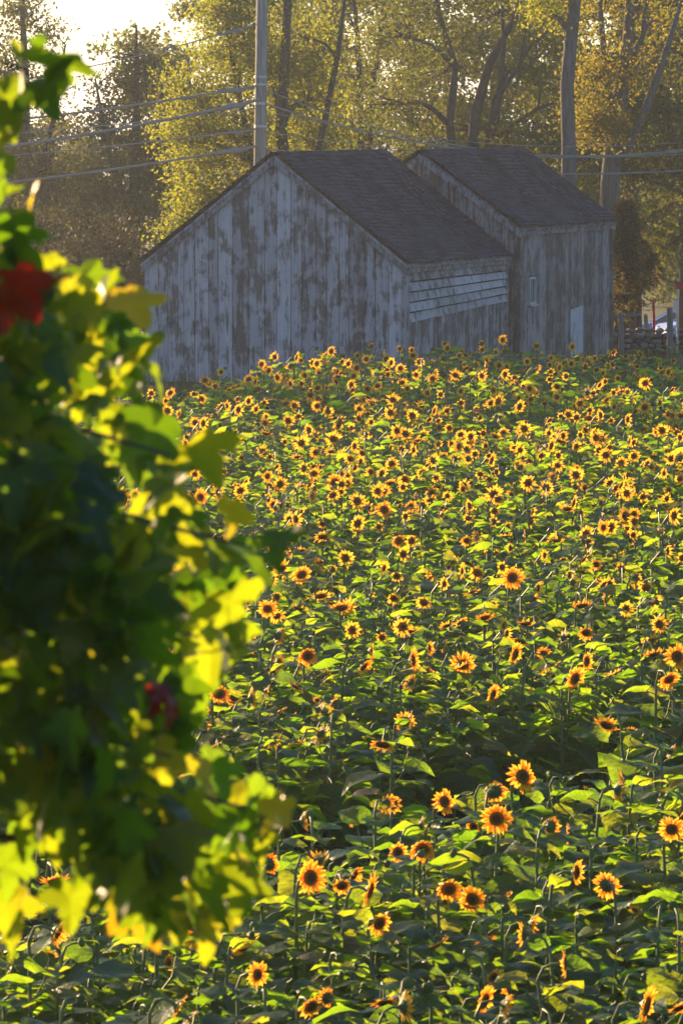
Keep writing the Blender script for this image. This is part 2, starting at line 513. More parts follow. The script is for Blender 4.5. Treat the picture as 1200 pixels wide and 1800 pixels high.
# ------------------------------------------------------------------ barns
def barn(name, label, corner, theta, W, L, eave, ridge, apex, gmat, smat, bw_g, bw_s, seed, clap=None, rake_over=0.10, eave_over=0.14, sag=0.09, door_gap=None, window=None, rear=True):
    """root at the right front corner; local x runs left along the gable as negative, y into depth"""
    r = random.Random(seed)
    root = empty(name, (corner[0], corner[1], gz(*corner)), -theta)
    tag(root, label, 'barn')
    xl = -W
    xa = xl * apex            # apex position

    def top(x):
        if x > xa:
            return eave + (ridge - eave) * (0 - x) / (0 - xa)
        return eave + (ridge - eave) * (x - xl) / (xa - xl)

    # added dark shell behind the boards, blocks light at the gaps
    sh = MB()
    i = 0.06
    prof = [(xl + i, -0.4), (0 - i, -0.4), (0 - i, eave - 0.06), (xa, ridge - 0.12), (xl + i, eave - 0.06)]
    n = len(prof)
    sh.add([(x, i, z) for x, z in prof] + [(x, L - i, z) for x, z in prof],
           [tuple(range(n)), tuple(range(2 * n - 1, n - 1, -1))] + [(k, k + n, (k + 1) % n + n, (k + 1) % n) for k in range(n)])
    sh.build('light_block_shell', M_inner, root)

    def gable_board(x0, x1, yf, yb, zb, mt, zt=None):
        b = MB()
        z0 = zb + r.uniform(-0.03, 0.03)
        ta, tb = (top(x0) - 0.02, top(x1) - 0.02) if zt is None else (zt, zt)
        w = r.uniform(-.004, .004)
        def poly(y):
            pts = [(x0, y, z0), (x1, y, z0 + r.uniform(-.02, .02)), (x1 + w, y, tb)]
            if zt is None and x0 < xa < x1:
                pts.append((xa, y, ridge - 0.02))
            pts.append((x0 + w, y, ta))
            return pts
        pf = poly(yf); pb = [(p[0], yb, p[2]) for p in pf]
        k = len(pf)
        b.add(pf + pb, [tuple(range(k)), tuple(range(2 * k - 1, k - 1, -1))] + [(q + k, (q + 1) % k + k, (q + 1) % k, q) for q in range(k)])
        b.build('board', mt, root)

    for (front, y0) in ((True, 0.0), (False, L)):
        if not front and not rear:
            continue
        x = xl
        while x < -0.02:
            w = bw_g * r.uniform(0.72, 1.22)
            x1 = min(x + w, 0)
            if 0 - x1 < 0.12:
                x1 = 0
            d = r.uniform(0, 0.024)
            if front:
                gable_board(x + 0.009, x1 - 0.009, -0.004 - d, 0.034, 0.0, gmat)
            else:
                gable_board(x + 0.006, x1 - 0.006, L - 0.034, L + 0.004 + d, 0.0, gmat)
            x = x1

    def side_board(xf, xb, ya, yb, za, zb0, zb1, mt):
        b = MB()
        b.hexa([(xb, ya, za), (xf, ya, za), (xf, yb, za + r.uniform(-.02, .02)), (xb, yb, za)],
               [(xb, ya, zb0), (xf, ya, zb0), (xf, yb, zb1), (xb, yb, zb1)])
        b.build('board', mt, root)

    for side in (1, -1):
        x0 = 0.0 if side > 0 else xl
        y = 0.0
        while y < L - 0.02:
            y1 = min(y + bw_s * r.uniform(0.7, 1.25), L)
            if L - y1 < 0.1:
                y1 = L
            zt0 = zt1 = eave - 0.03
            if clap and side > 0:
                zt0 = clap[0] + (clap[1] - clap[0]) * y / L + 0.03
                zt1 = clap[0] + (clap[1] - clap[0]) * y1 / L + 0.03
            d = r.uniform(0, 0.016)
            za = 0.0 + r.uniform(-0.03, 0.03)
            if window and side > 0 and y1 > window[0] and y < window[1]:
                # leave the window opening free
                side_board(x0 + 0.004 + d, x0 - 0.034, y + .006, y1 - .006, za, window[2] - 0.02, window[2] - 0.02, smat)
                side_board(x0 + 0.004 + d, x0 - 0.034, y + .006, y1 - .006, window[3] + 0.02, zt0, zt1, smat)
            else:
                side_board(x0 + side * (0.004 + d), x0 - side * 0.034, y + .006, y1 - .006, za, zt0, zt1, smat)
            y = y1
    if clap:
        rows = 5
        for k in range(rows):
            y = 0.16
            while y < L - 0.06:
                y1 = min(y + r.uniform(1.6, 4.2), L - 0.05)
                def zz(yy, q):
                    lo = clap[0] + (clap[1] - clap[0]) * yy / L
                    return lo + (eave - 0.10 - lo) * q / rows
                b = MB()
                droop = r.uniform(-.012, .012)
                a0, a1 = zz(y, k) - 0.03 + droop, zz(y1, k) - 0.03 - droop
                t0, t1 = zz(y, k + 1) - 0.07, zz(y1, k + 1) - 0.07
                b.hexa([(0.020, y + .002, a0), (0.085, y + .002, a0), (0.085, y1 - .002, a1), (0.020, y1 - .002, a1)],
                       [(0.020, y + .002, t0), (0.032, y + .002, t0), (0.032, y1 - .002, t1), (0.020, y1 - .002, t1)])
                b.build('clapboard', M_clap if k < rows - 1 else smat, root)
                y = y1
    # corner posts
    for (x, y, mt) in ((0.0, 0.0, smat), (0.0, L, smat), (xl, 0.0, gmat)):
        b = MB()
        if x == 0.0:
            b.box((-0.09, y - 0.030 if y == 0 else y - 0.07, -0.02), (0.078, y + 0.10 if y == 0 else y + 0.03, eave - 0.03))
        else:
            b.box((xl - 0.05, -0.03, -0.02), (xl + 0.08, 0.10, eave - 0.03))
        b.build('corner_post', mt, root)

    # roof: deck, shingle courses, rake boards, fascia
    roof = MB()
    def rp(x, lift=0.0):
        return top(x) + lift
    slopes = []
    for sgn in (1, -1):
        xe = 0.0 if sgn > 0 else xl
        sl = Vector((xe - xa, 0, eave - ridge))
        sl_n = sl.normalized()
        nrm = Vector((-sl_n.z * sgn, 0, sl_n.x * sgn))
        if nrm.z < 0:
            nrm = -nrm
        length = sl.length + eave_over
        slopes.append((Vector((xa, 0, ridge)), sl_n, nrm, length))
    for (o, d, nr, ln) in slopes:
        a = o + nr * 0.005
        e = o + d * ln + nr * 0.005
        y0, y1 = -rake_over, L + (rake_over if rear else 0.05)
        t = nr * 0.05
        roof.hexa([(a.x, y0, a.z), (e.x, y0, e.z), (e.x, y1, e.z), (a.x, y1, a.z)],
                  [((a + t).x, y0, (a + t).z), ((e + t).x, y0, (e + t).z), ((e + t).x, y1, (e + t).z), ((a + t).x, y1, (a + t).z)])
    ro = roof.build('roof', M_trim, root)
    sp = MB()
    y0, y1 = -rake_over - 0.03, L + (rake_over + 0.03 if rear else 0.05)
    for (o, d, nr, ln) in slopes:
        exp_ = 0.15
        k = 0
        s = ln + 0.03
        while s > 0.02:
            s0 = max(s - exp_ - 0.05, 0.0)
            y = y0 - r.uniform(0, 0.3)
            while y < y1:
                yb = y + 0.33
                ya, yc = max(y + 0.004, y0), min(yb - 0.004, y1)
                if yc - ya > 0.03:
                    c = (ya + yc) / 2
                    dip = -sag * math.sin(math.pi * min(max((c / L), 0), 1)) * math.sin(math.pi * min(s / ln, 1)) - 0.02 * math.sin(c * 2.1 + s)
                    up = r.uniform(0.0, 0.006) + (0.03 if r.random() < 0.02 else 0)
                    def q(ss, yy, h):
                        p = o + d * ss + nr * (0.075 + h)
                        return (p.x, yy, p.z + dip + sag)
                    jag = r.uniform(-.012, .012)
                    sp.hexa([q(s + jag, ya, 0.006 + up), q(s + jag, yc, 0.006 + up), q(s0, yc, -0.012), q(s0, ya, -0.012)],
                            [q(s + jag, ya, 0.024 + up), q(s + jag, yc, 0.024 + up), q(s0, yc, 0.0), q(s0, ya, 0.0)])
                y = yb
            s -= exp_
            k += 1
    so = sp.build('shingles', M_shingle, ro)
    so['kind'] = 'stuff'
    # ridge cap
    b = MB()
    y = y0
    while y < y1 - 0.05:
        ye = min(y + 0.3, y1)
        dip = -sag * 0.0
        for (o, d, nr, ln) in slopes:
            p0 = o + nr * 0.094 + Vector((0, 0, 0.012 + sag * 0.6)); p1 = o + d * 0.16 + nr * 0.094 + Vector((0, 0, sag * 0.6))
            t = nr * 0.01
            b.hexa([(p0.x, y + .005, p0.z), (p1.x, y + .005, p1.z), (p1.x, ye, p1.z), (p0.x, ye, p0.z)],
                   [((p0 + t).x, y + .005, (p0 + t).z), ((p1 + t).x, y + .005, (p1 + t).z), ((p1 + t).x, ye, (p1 + t).z), ((p0 + t).x, ye, (p0 + t).z)])
        y = ye
    b.build('ridge_cap', M_shingle, ro)
    # rake boards on the gable ends
    for yy in ([-rake_over + 0.004] + ([L + rake_over - 0.034] if rear else [])):
        for (o, d, nr, ln) in slopes:
            b = MB()
            p0, p1 = o + nr * 0.0, o + d * ln
            w = Vector((0, 0, -0.17))
            b.hexa([(p0.x, yy, p0.z + w.z), (p1.x, yy, p1.z + w.z + .02), (p1.x, yy + 0.03, p1.z + w.z + .02), (p0.x, yy + 0.03, p0.z + w.z)],
                   [(p0.x, yy, p0.z), (p1.x, yy, p1.z), (p1.x, yy + 0.03, p1.z), (p0.x, yy + 0.03, p0.z)])
            b.build('rake_board', M_trim, root)
    # fascia under the eaves
    for (o, d, nr, ln) in slopes:
        b = MB()
        e = o + d * (ln - 0.02)
        s = 1 if d.x > 0 else -1
        b.box((min(e.x, e.x - s * 0.025), -rake_over + 0.036, e.z - 0.10), (max(e.x, e.x - s * 0.025), L + rake_over - 0.036, e.z - 0.003))
        b.build('fascia', M_trim, root)
    return root, top


TH = math.radians(19.5)
c1 = P(712, 660, 124.0)
W1 = 6.46
barn1, top1 = barn('barn', 'limewashed gable barn with peeling white boards and dark roof, nearer the sunflowers', (c1.x, c1.y), TH, W1, 7.62, 2.83, 5.32, 0.5,
                   M_gable, M_side, 0.335, 0.26, 3, clap=(1.52, 1.78))
c2 = P(909, 640, 131.6)
barn2, top2 = barn('barn', 'narrower brown-grey board barn with one small window, set behind the limewashed barn', (c2.x, c2.y), TH, 5.0, 8.0, 3.50, 5.30, 0.5,
                   M_brown, M_brown, 0.24, 0.30, 5, window=(0.86, 1.40, 1.60, 2.28), sag=0.09)
# window of the second barn
wb = MB()
y0, y1, z0, z1 = 0.86, 1.40, 1.60, 2.28
t = 0.06
for a, b_ in (((y0, z0), (y1, z0 + t)), ((y0, z1 - t), (y1, z1)), ((y0, z0 + t), (y0 + t, z1 - t)), ((y1 - t, z0 + t), (y1, z1 - t))):
    wb.box((-0.03, a[0], a[1]), (0.05, b_[0], b_[1]))
win = wb.build('window', M_white, barn2)
for k in range(2):
    pb = MB()
    ya = y0 + t + 0.008 + k * (y1 - y0 - 2 * t) / 2
    yb = ya + (y1 - y0 - 2 * t) / 2 - 0.016
    pb.box((-0.02, ya, z0 + t), (-0.008, yb, z1 - t))
    pb.build('pane', M_glass, win)
mb_ = MB(); mb_.box((-0.024, (y0 + y1) / 2 - .014, z0 + t), (0.03, (y0 + y1) / 2 + .014, z1 - t)); mb_.build('muntin', M_white, win)
sb = MB(); sb.box((0.0, y0 - .06, z0 - .05), (0.10, y1 + .06, z0 - 0.003)); sb.build('sill', M_white, win)
# pale patch boards low on the long wall of the second barn
for k in range(3):
    b = MB(); b.box((0.024, 4.35 + k * 0.35, 0.10 + 0.05 * k), (0.046, 4.69 + k * 0.35, 1.35 + 0.03 * k)); b.build('patch_board', M_clap, barn2)

# ------------------------------------------------------------------ utility poles and lines
POLE_D = 141.0
pb0 = P(457, 300, POLE_D)


def utility_pole(x, y, h, lean, label):
    root = empty('utility_pole', (x, y, gz(x, y)))
    tag(root, label, 'utility pole', 'utility poles behind the barns')
    b = MB()
    b.tube([(0, 0, -0.3), (lean * 0.5, 0, h * .5), (lean, 0, h)], [0.185, 0.165, 0.14], n=14)
    b.build('shaft', M_pole, root, smooth=True)
    b = MB()
    b.box((lean - 0.06 - 0.05, -1.15, h - 0.62), (lean - 0.06 + 0.06, 1.15, h - 0.50))
    b.build('crossarm', M_pole, root)
    for zz_ in (7.3, 7.1, 6.6, 6.0):
        b = MB(); b.tube([(lean * .62, -.17, zz_), (lean * .62, -.26, zz_)], [.035, .03], n=8); b.build('bolt', M_metal, root)
        b = MB(); b.tube([(lean * .62, 0, zz_ - .03), (lean * .62, 0, zz_ + .03)], [.178, .178], n=14); b.build('band', M_metal, root)
    b = MB(); b.box((lean * .3 - .05, -.20, 4.6), (lean * .3 + .05, -.176, 4.9)); b.build('tag_plate', M_metal, root)
    for k in (-1.0, 0.35, 1.0):
        b = MB(); b.tube([(lean - .055, k, h - 0.50), (lean - .055, k, h - 0.40), (lean - .055, k, h - 0.36)], [0.04, 0.05, 0.02], n=8); b.build('insulator', M_metal, root)
    return root


lean = 0.14
POLE_X = pb0.x - lean * 0.45
pole = utility_pole(POLE_X, POLE_D, 11.2, lean, 'tall weathered wooden utility pole rising behind the limewashed barn roof')
utility_pole(-36.0, 131.0, 11.0, 0.0, 'wooden utility pole well to the left of the limewashed barn')
utility_pole(15.6, 146.0, 11.0, 0.0, 'wooden utility pole well to the right of the barns')

# (height px at the pole, px at left reference x,y ; px at right reference x,y ; radius, label)
wires = [
    (42, (280, 88), None, 0.015, 'topmost thin grey cable on the utility pole running left'),
    (150, (0, 213), (850, 262), 0.028, 'upper thick grey cable on the utility pole'),
    (176, (0, 259), (850, 266), 0.037, 'second thick grey cable on the pole, just below the upper one'),
    (190, (0, 236), (600, 221), 0.012, 'thin faint cable between the thick cables on the pole'),
    (226, (0, 274), (600, 250), 0.017, 'thin grey cable above the lowest thick cable on the pole'),
    (256, (20, 320), (530, 270), 0.031, 'lowest thick grey cable on the utility pole, just above barn roof'),
]
for (py, lref, rref, rad, lab) in wires:
    a = P(457, py, POLE_D)
    side = 0.17
    b = MB()
    pts = []
    if lref:
        end = Vector((-36, 131.0, a.z + 0.1))
        st = Vector((POLE_X - 0.02, POLE_D - 0.16, a.z))
        # sag from the picture point
        u = 0.2
        for _ in range(12):
            Y = st.y + (end.y - st.y) * u
            X = P(lref[0], lref[1], Y).x
            u = (X - st.x) / (end.x - st.x)
        Z = P(lref[0], lref[1], st.y + (end.y - st.y) * u).z
        lin = st.z + (end.z - st.z) * u
        sg = (lin - Z) / (4 * u * (1 - u))
        lp = []
        for k in range(41):
            q = k / 40
            p = st.lerp(end, q)
            p.z -= 4 * sg * q * (1 - q)
            lp.append(p)
        pts = lp[::-1]
    if rref:
        end = Vector((15.6, 146.0, a.z + 0.1))
        st = Vector((POLE_X + 0.04, POLE_D - 0.16, a.z - 0.03))
        u = 0.2
        for _ in range(12):
            Y = st.y + (end.y - st.y) * u
            X = P(rref[0], rref[1], Y).x
            u = (X - st.x) / (end.x - st.x)
        Z = P(rref[0], rref[1], st.y + (end.y - st.y) * u).z
        lin = st.z + (end.z - st.z) * u
        sg = (lin - Z) / (4 * u * (1 - u))
        rp_ = []
        for k in range(31):
            q = k / 30
            p = st.lerp(end, q)
            p.z -= 4 * sg * q * (1 - q)
            rp_.append(p)
        pts = pts + rp_
    b.tube(pts, [rad if q.x < POLE_X + .02 else rad * .62 for q in pts], n=6)
    w = b.build('power_cable', M_wire, smooth=True)
    tag(w, lab, 'cable', 'cables strung on the utility pole')
    # clamps next to the pole
    if rad > 0.012 and lref:
        cb = MB()
        p0, p1, p2 = Vector(lp[1]), Vector(lp[2]), Vector(lp[0])
        mid = p2.lerp(p0, 0.55)
        cb.tube([p2.lerp(p0, 0.15), mid + Vector((0, 0, -0.06)), p0], [rad * .9, rad * 1.3, rad * .9], n=6)
        cb.tube([mid, mid.lerp(p0, 0.5), p0.lerp(p1, .3)], [rad * 1.5, rad * 2.2, rad * 1.3], n=6)
        cb.build('cable_clamp', M_wire, w)

# ------------------------------------------------------------------ trees
def leaf_template(w=0.5, fold=0.18):
    v = np.array([(0, 0, 0), (0.45, -w * .5, fold), (1, 0, -0.1), (0.45, w * .5, fold), (0.5, 0, 0.0)])
    return v, [(0, 1, 4), (1, 2, 4), (4, 2, 3), (0, 4, 3)], [0, 0, 0, 0]


def leaf_template_cheap(w=0.62, fold=0.12):
    v = np.array([(0, 0, 0), (0.45, -w * .5, fold), (1, 0, -0.06), (0.45, w * .5, fold)])
    return v, [(0, 1, 2, 3)], [0]


LEAFQ = leaf_template_cheap()


def tree(name, label, x, y, trunks, clumps, lmat, bmat, leaf=0.13, seed=0, cat='tree', group='trees behind the barns', branchy=1.0, sub=0.34, twigs=True):
    """trunks: list of (points, radii) in local coordinates; clumps: (cx,cy,cz, rx,ry,rz, n leaves)"""
    r = np.random.default_rng(seed)
    rr = random.Random(seed)
    root = empty(name, (x, y, gz(x, y)))
    tag(root, label, cat, group)
    tb = MB()
    tips = []
    for pts, rad in trunks:
        tb.tube(pts, rad, n=10)
        for p, q in zip(pts[1:], rad[1:]):
            tips.append((Vector(p), q))
    soup = Soup()
    for (cx, cy, cz, rx, ry, rz, n) in clumps:
        c = Vector((cx, cy, cz))
        src, sr = min(tips, key=lambda a: (a[0] - c).length + (2.0 if a[0].z > cz + .3 else 0))
        # limb to the clump
        mid = src.lerp(c, 0.5) + Vector((rr.uniform(-.3, .3), rr.uniform(-.3, .3), rr.uniform(0, .4)))
        r0 = min(sr * 0.7, 0.10)
        tb.tube([src, src.lerp(mid, .6) + Vector((0, 0, .1)), mid, c], [r0, r0 * .8, r0 * .62, r0 * .32], n=6)
        ns = max(int(n / 55), 3)
        d = r.normal(size=(ns, 3))
        d /= np.linalg.norm(d, axis=1)[:, None]
        rad = r.uniform(0.25, 1.0, ns) ** 0.5
        ctr = np.array([cx, cy, cz]) + d * rad[:, None] * np.array([rx, ry, rz])
        if twigs:
            for q in ctr[:: max(1, int(2 / branchy))]:
                qv = Vector(q)
                m2 = c.lerp(qv, 0.5) + Vector((rr.uniform(-.2, .2), rr.uniform(-.2, .2), rr.uniform(0, .25)))
                tb.tube([c.lerp(mid, rr.uniform(0, .6)), m2, qv], [r0 * .32, r0 * .2, 0.008], n=4, cap=False)
        per = int(n * 1.5) // ns
        pos = np.repeat(ctr, per, axis=0)
        off = r.normal(size=pos.shape) * sub * np.array([1.0, 1.0, 0.7])
        pos = pos + off
        soup.add(LEAFQ, rand_mats(pos, leaf * r.uniform(0.55, 1.3, len(pos)), r=r))
    tb.build('trunk', bmat, root, smooth=True)
    soup.build('crown', [lmat], root)
    return root


def L(px, py, D, base):
    p = P(px, py, D)
    return (p.x - base[0], D - base[1], p.z - gz(*base))


def clumps_from(base, spec):
    """spec: (px, py, D, rx_px, rz_px, depth, n)"""
    out = []
    for (px, py, D, rx, rz, ry, n) in spec:
        c = L(px, py, D, base)
        k = D / F
        out.append((*c, rx * k, ry, rz * k, n))
    return out


def trunk_from(base, pts, radii):
    return ([L(px, py, D, base) for (px, py, D) in pts], radii)


# tall yellow-green tree behind the pole
b1 = (P(500, 300, 152).x, 152)
tree('maple_tree', 'yellow-green sunlit maple tree standing right behind the utility pole', b1[0], b1[1],
     [([(0, 0, -.3), (.1, 0, 3), (-.1, .1, 6), (0.1, 0, 9.5), (0, 0, 12.5)], [.26, .22, .18, .12, .04]),
      ([(0.05, 0, 2.6), (.9, .2, 5), (1.5, .3, 8), (1.9, .2, 11)], [.13, .11, .08, .03]),
      ([(0, 0, 2.8), (-.9, -.2, 5), (-1.5, .2, 8.0), (-1.8, 0, 10.5)], [.12, .10, .07, .03])],
     clumps_from(b1, [(405, 85, 152, 70, 75, 1.1, 2400), (345, 170, 152, 55, 60, 1.0, 1700), (330, 250, 151, 50, 50, 1.0, 1500), (400, 230, 152, 75, 70, 1.2, 2200),
                      (345, 350, 151, 40, 55, 0.8, 1300), (400, 350, 151, 70, 60, 1.0, 2000), (430, -20, 152, 85, 70, 1.2, 2200), (520, 60, 153, 90, 80, 1.2, 2200),
                      (540, 180, 153, 80, 70, 1.2, 2000), (560, 260, 153, 70, 50, 1.0, 1600), (470, 130, 153, 80, 70, 1.2, 2000), (500, -60, 153, 90, 60, 1.2, 1200),
                      (310, 400, 150.5, 25, 30, 0.5, 500), (455, 300, 152, 50, 60, 1, 900), (395, 10, 152, 40, 60, .9, 1000)]),
     M_tl_gold, M_bark, leaf=0.115, seed=11)
# olive tree in the middle with fanning limbs
b2 = (P(820, 300, 160).x, 160)
tree('ash_tree', 'dull olive multi-stemmed tree with fanning bare limbs between the two barn roofs', b2[0], b2[1],
     [([(0, 0, -.3), (0, 0, 2.5)] + [L(835, 200, 160, b2), L(860, 110, 160, b2), L(905, 30, 160, b2), L(930, -60, 160, b2)], [.24, .22, .17, .13, .09, .04]),
      ([(0, 0, 2.4)] + [L(865, 240, 160, b2), L(880, 150, 159.6, b2), L(885, 70, 159.5, b2), L(880, -40, 159.5, b2)], [.16, .13, .1, .07, .03]),
      ([(0, 0, 2.0)] + [L(790, 220, 160, b2), L(800, 120, 160.5, b2), L(770, 20, 160.5, b2), L(765, -60, 161, b2)], [.16, .14, .11, .08, .04]),
      ([(0.3, 0, 3.6)] + [L(900, 220, 159.6, b2), L(945, 190, 159.4, b2), L(985, 175, 159, b2)], [.10, .08, .06, .025]),
      ([(0.2, 0, 3.2)] + [L(870, 175, 159.6, b2), L(915, 110, 159.4, b2), L(925, 40, 159, b2)], [.10, .09, .06, .03])],
     clumps_from(b2, [(700, 60, 160, 85, 70, 1.5, 1500), (690, 180, 160, 80, 60, 1.5, 1500), (780, 130, 161.5, 80, 70, 1.5, 1500), (860, 30, 161, 90, 60, 1.5, 1200),
                      (900, 130, 161.5, 80, 70, 1.2, 1200), (830, 230, 161.5, 90, 50, 1.2, 1500), (930, 240, 159, 60, 45, 1.2, 1100), (960, 60, 160.5, 60, 70, 1.2, 1100),
                      (740, -30, 161, 110, 50, 1.5, 1200), (900, -40, 161, 110, 50, 1.5, 1000), (950, 160, 160.5, 55, 60, 1.0, 1000)]),
     M_tl_olive, M_bark, leaf=0.115, seed=12)
# thin stems left of centre
b3 = (P(640, 300, 166).x, 166)
tree('ash_tree', 'slim twin-stemmed tree with sky gaps between the maple and the middle tree', b3[0], b3[1],
     [([(0, 0, -.3), (0, 0, 3)] + [L(632, 150, 166, b3), L(628, 60, 166, b3), L(615, -60, 166, b3)], [.14, .12, .10, .08, .04]),
      ([(0, 0, 2.6)] + [L(655, 150, 166, b3), L(668, 60, 166, b3), L(690, -60, 166, b3)], [.10, .09, .07, .04])],
     clumps_from(b3, [(600, 140, 167, 45, 50, 1.0, 500), (665, 110, 167, 45, 50, 1.0, 600), (640, 220, 166, 90, 60, 1.2, 1500), (600, 10, 167, 60, 40, 1.0, 600), (680, 10, 167, 50, 40, 1.0, 600), (620, -50, 167, 90, 40, 1.2, 700)]),
     M_tl_olive, M_bark, leaf=0.115, seed=13)
# straight pale trunk
b4 = (P(1001, 320, 147).x, 147)
tree('poplar_tree', 'tall straight bare-trunked tree rising just behind the far roof', b4[0], b4[1],
     [([(0, 0, -.3), (0, 0, 3.0)] + [L(999, 250, 147, b4), L(996, 150, 147, b4), L(1004, 60, 147, b4), L(1012, -20, 147, b4), L(1016, -160, 147, b4)], [.27, .24, .205, .20, .185, .17, .10])],
     clumps_from(b4, [(960, 20, 147.3, 40, 30, .7, 500), (1030, -50, 147, 90, 40, 1.2, 700), (980, -80, 147, 90, 50, 1.2, 900), (950, -30, 147, 60, 30, 1.0, 500)]),
     M_tl_gold, M_bark_pale, leaf=0.12, seed=14)
# gnarled trunk with golden leaves
b5 = (P(1072, 350, 150).x, 150)
tree('oak_tree', 'gnarled thick-trunked tree hung with golden orange leaves at the far barn corner', b5[0], b5[1],
     [([(0, 0, -.3), (0, 0, 2.2)] + [L(1072, 320, 150, b5), L(1078, 240, 150, b5), L(1092, 150, 150, b5), L(1104, 60, 150, b5), L(1110, -60, 150, b5)], [.36, .32, .28, .24, .20, .16, .10]),
      ([L(1075, 300, 150, b5), L(1100, 260, 149.7, b5), L(1135, 190, 149.5, b5), L(1170, 90, 149.5, b5), L(1195, 10, 149.5, b5)], [.15, .14, .12, .09, .05]),
      ([L(1080, 230, 150, b5), L(1068, 150, 149.8, b5), L(1058, 60, 149.6, b5), L(1050, -60, 149.5, b5)], [.14, .12, .09, .05]),
      ([L(1095, 140, 150, b5), L(1130, 60, 150, b5), L(1140, -40, 150, b5)], [.10, .08, .05])],
     clumps_from(b5, [(1040, 140, 149.3, 35, 60, .7, 1100), (1060, 215, 149.2, 45, 40, .7, 1100), (1030, 215, 149.2, 28, 35, .5, 600), (1080, 100, 149.6, 30, 50, .6, 500),
                      (1125, 130, 150.5, 45, 50, .8, 500), (1040, 30, 149.6, 40, 50, .8, 400), (1100, 10, 150.5, 80, 40, .9, 350), (1170, 40, 150, 50, 50, .8, 250)]),
     M_tl_orange, M_bark_pale, leaf=0.11, seed=15)
b6 = (P(1222, 350, 158).x, 158)
tree('oak_tree', 'dense dim green tree filling the upper right corner behind the cedar', b6[0], b6[1],
     [([(0, 0, -.3), (0, 0, 4), (.1, 0, 8), (.2, 0, 12)], [.3, .26, .18, .06]), ([(0, 0, 3.5), (1.0, 0, 6.5), (1.6, .2, 9.5)], [.16, .12, .05]), ([(0, 0, 4), (-1.0, .2, 7), (-1.5, 0, 10)], [.14, .1, .05])],
     clumps_from(b6, [(1150, 80, 158, 80, 70, 1.3, 1700), (1150, 200, 158, 70, 70, 1.3, 1700), (1180, 300, 157, 70, 60, 1.3, 1500), (1100, 300, 158, 70, 60, 1.3, 1400), (1080, 160, 159, 70, 80, 1.2, 1500),
                      (1210, 220, 157, 50, 90, 1.2, 1300), (1120, 400, 157, 80, 50, 1.2, 1200), (1200, 425, 156, 60, 40, 1.2, 1000), (1020, 250, 159, 60, 80, 1.2, 1300), (1140, -40, 158, 120, 50, 1.3, 1200)]),
     M_tl_olive, M_bark, leaf=0.115, seed=16)
# left, hazy dark trees against the sky
b7 = (P(235, 400, 168).x, 168)
tree('elm_tree', 'hazy dark tree with a pointed top against the bright sky, left of the maple', b7[0], b7[1],
     [([(0, 0, -.3), (0, 0, 4), (.1, 0, 7), (.1, 0, 9.9)], [.24, .2, .14, .03]), ([(0, 0, 3.5), (-.8, 0, 6), (-1.2, 0, 8.2)], [.12, .09, .03]), ([(0, 0, 3.4), (.7, 0, 6), (.9, 0, 8.0)], [.12, .09, .03])],
     clumps_from(b7, [(248, 105, 168, 26, 30, .6, 650), (235, 160, 168, 50, 40, .9, 1200), (180, 205, 168, 35, 25, .8, 500), (225, 250, 168, 70, 45, 1.0, 1500), (270, 300, 167, 60, 60, 1.0, 1500),
                      (200, 330, 168, 80, 50, 1.1, 1700), (250, 400, 166, 80, 50, 1.1, 1700), (150, 400, 167, 60, 50, 1, 1300), (165, 140, 168, 20, 16, .4, 120)]),
     M_tl_dark, M_bark, leaf=0.13, seed=17)
b8 = (P(40, 400, 172).x, 172)
tree('elm_tree', 'hazy dark tree at the upper left edge, broken by small bright sky gaps', b8[0], b8[1],
     [([(0, 0, -.3), (0, 0, 4), (.1, 0, 8), (0, 0, 12)], [.28, .24, .16, .04]), ([(0, 0, 4), (1, 0, 7), (1.4, 0, 9.5)], [.13, .1, .03]), ([(0, 0, 4), (-1, 0, 7), (-1.4, 0, 10)], [.13, .1, .03])],
     clumps_from(b8, [(30, 20, 172, 35, 45, .8, 900), (80, 70, 172, 25, 30, .6, 350), (30, 110, 172, 50, 40, .9, 800), (90, 150, 172, 25, 25, .6, 250), (20, 200, 172, 60, 40, 1, 900), (70, 290, 171, 90, 45, 1.2, 1700),
                      (30, 380, 170, 80, 60, 1.2, 1700), (110, 360, 170, 60, 50, 1.2, 1400), (-40, 120, 172, 50, 100, 1, 1200), (-60, 280, 172, 70, 100, 1.2, 1500), (115, 215, 172, 30, 20, .6, 200)]),
     M_tl_dark, M_bark, leaf=0.13, seed=18)
# low thicket left, in front of those
for k, (px, py, D, n, lab) in enumerate([(60, 450, 158, 2600, 'low dark thicket under the edge tree, left of the barn'), (175, 470, 154, 2600, 'dark brownish bush between the thicket and the limewashed barn'),
                                         (255, 430, 157, 1800, 'tall dim bush directly behind the limewashed barn left eave')]):
    bb = (P(px, py, D).x, D)
    tree('bush', lab, bb[0], bb[1], [([(0, 0, -.2), (0, 0, .8), (.1, 0, 1.8)], [.07, .06, .03]), ([(0, 0, .2), (.6, 0, 1.5)], [.05, .02]), ([(0, 0, .2), (-.6, 0, 1.4)], [.05, .02])],
         [(0, 0, 2.3, 1.4, 1.0, 1.3, n // 2), (-.9, .1, 1.2, 1.2, .9, 1.0, n // 2), (.9, -.1, 1.3, 1.2, .9, 1.0, n // 2)], M_shrub_shade, M_bark, leaf=0.15, seed=30 + k, cat='bush', group='bushes left of the barn')
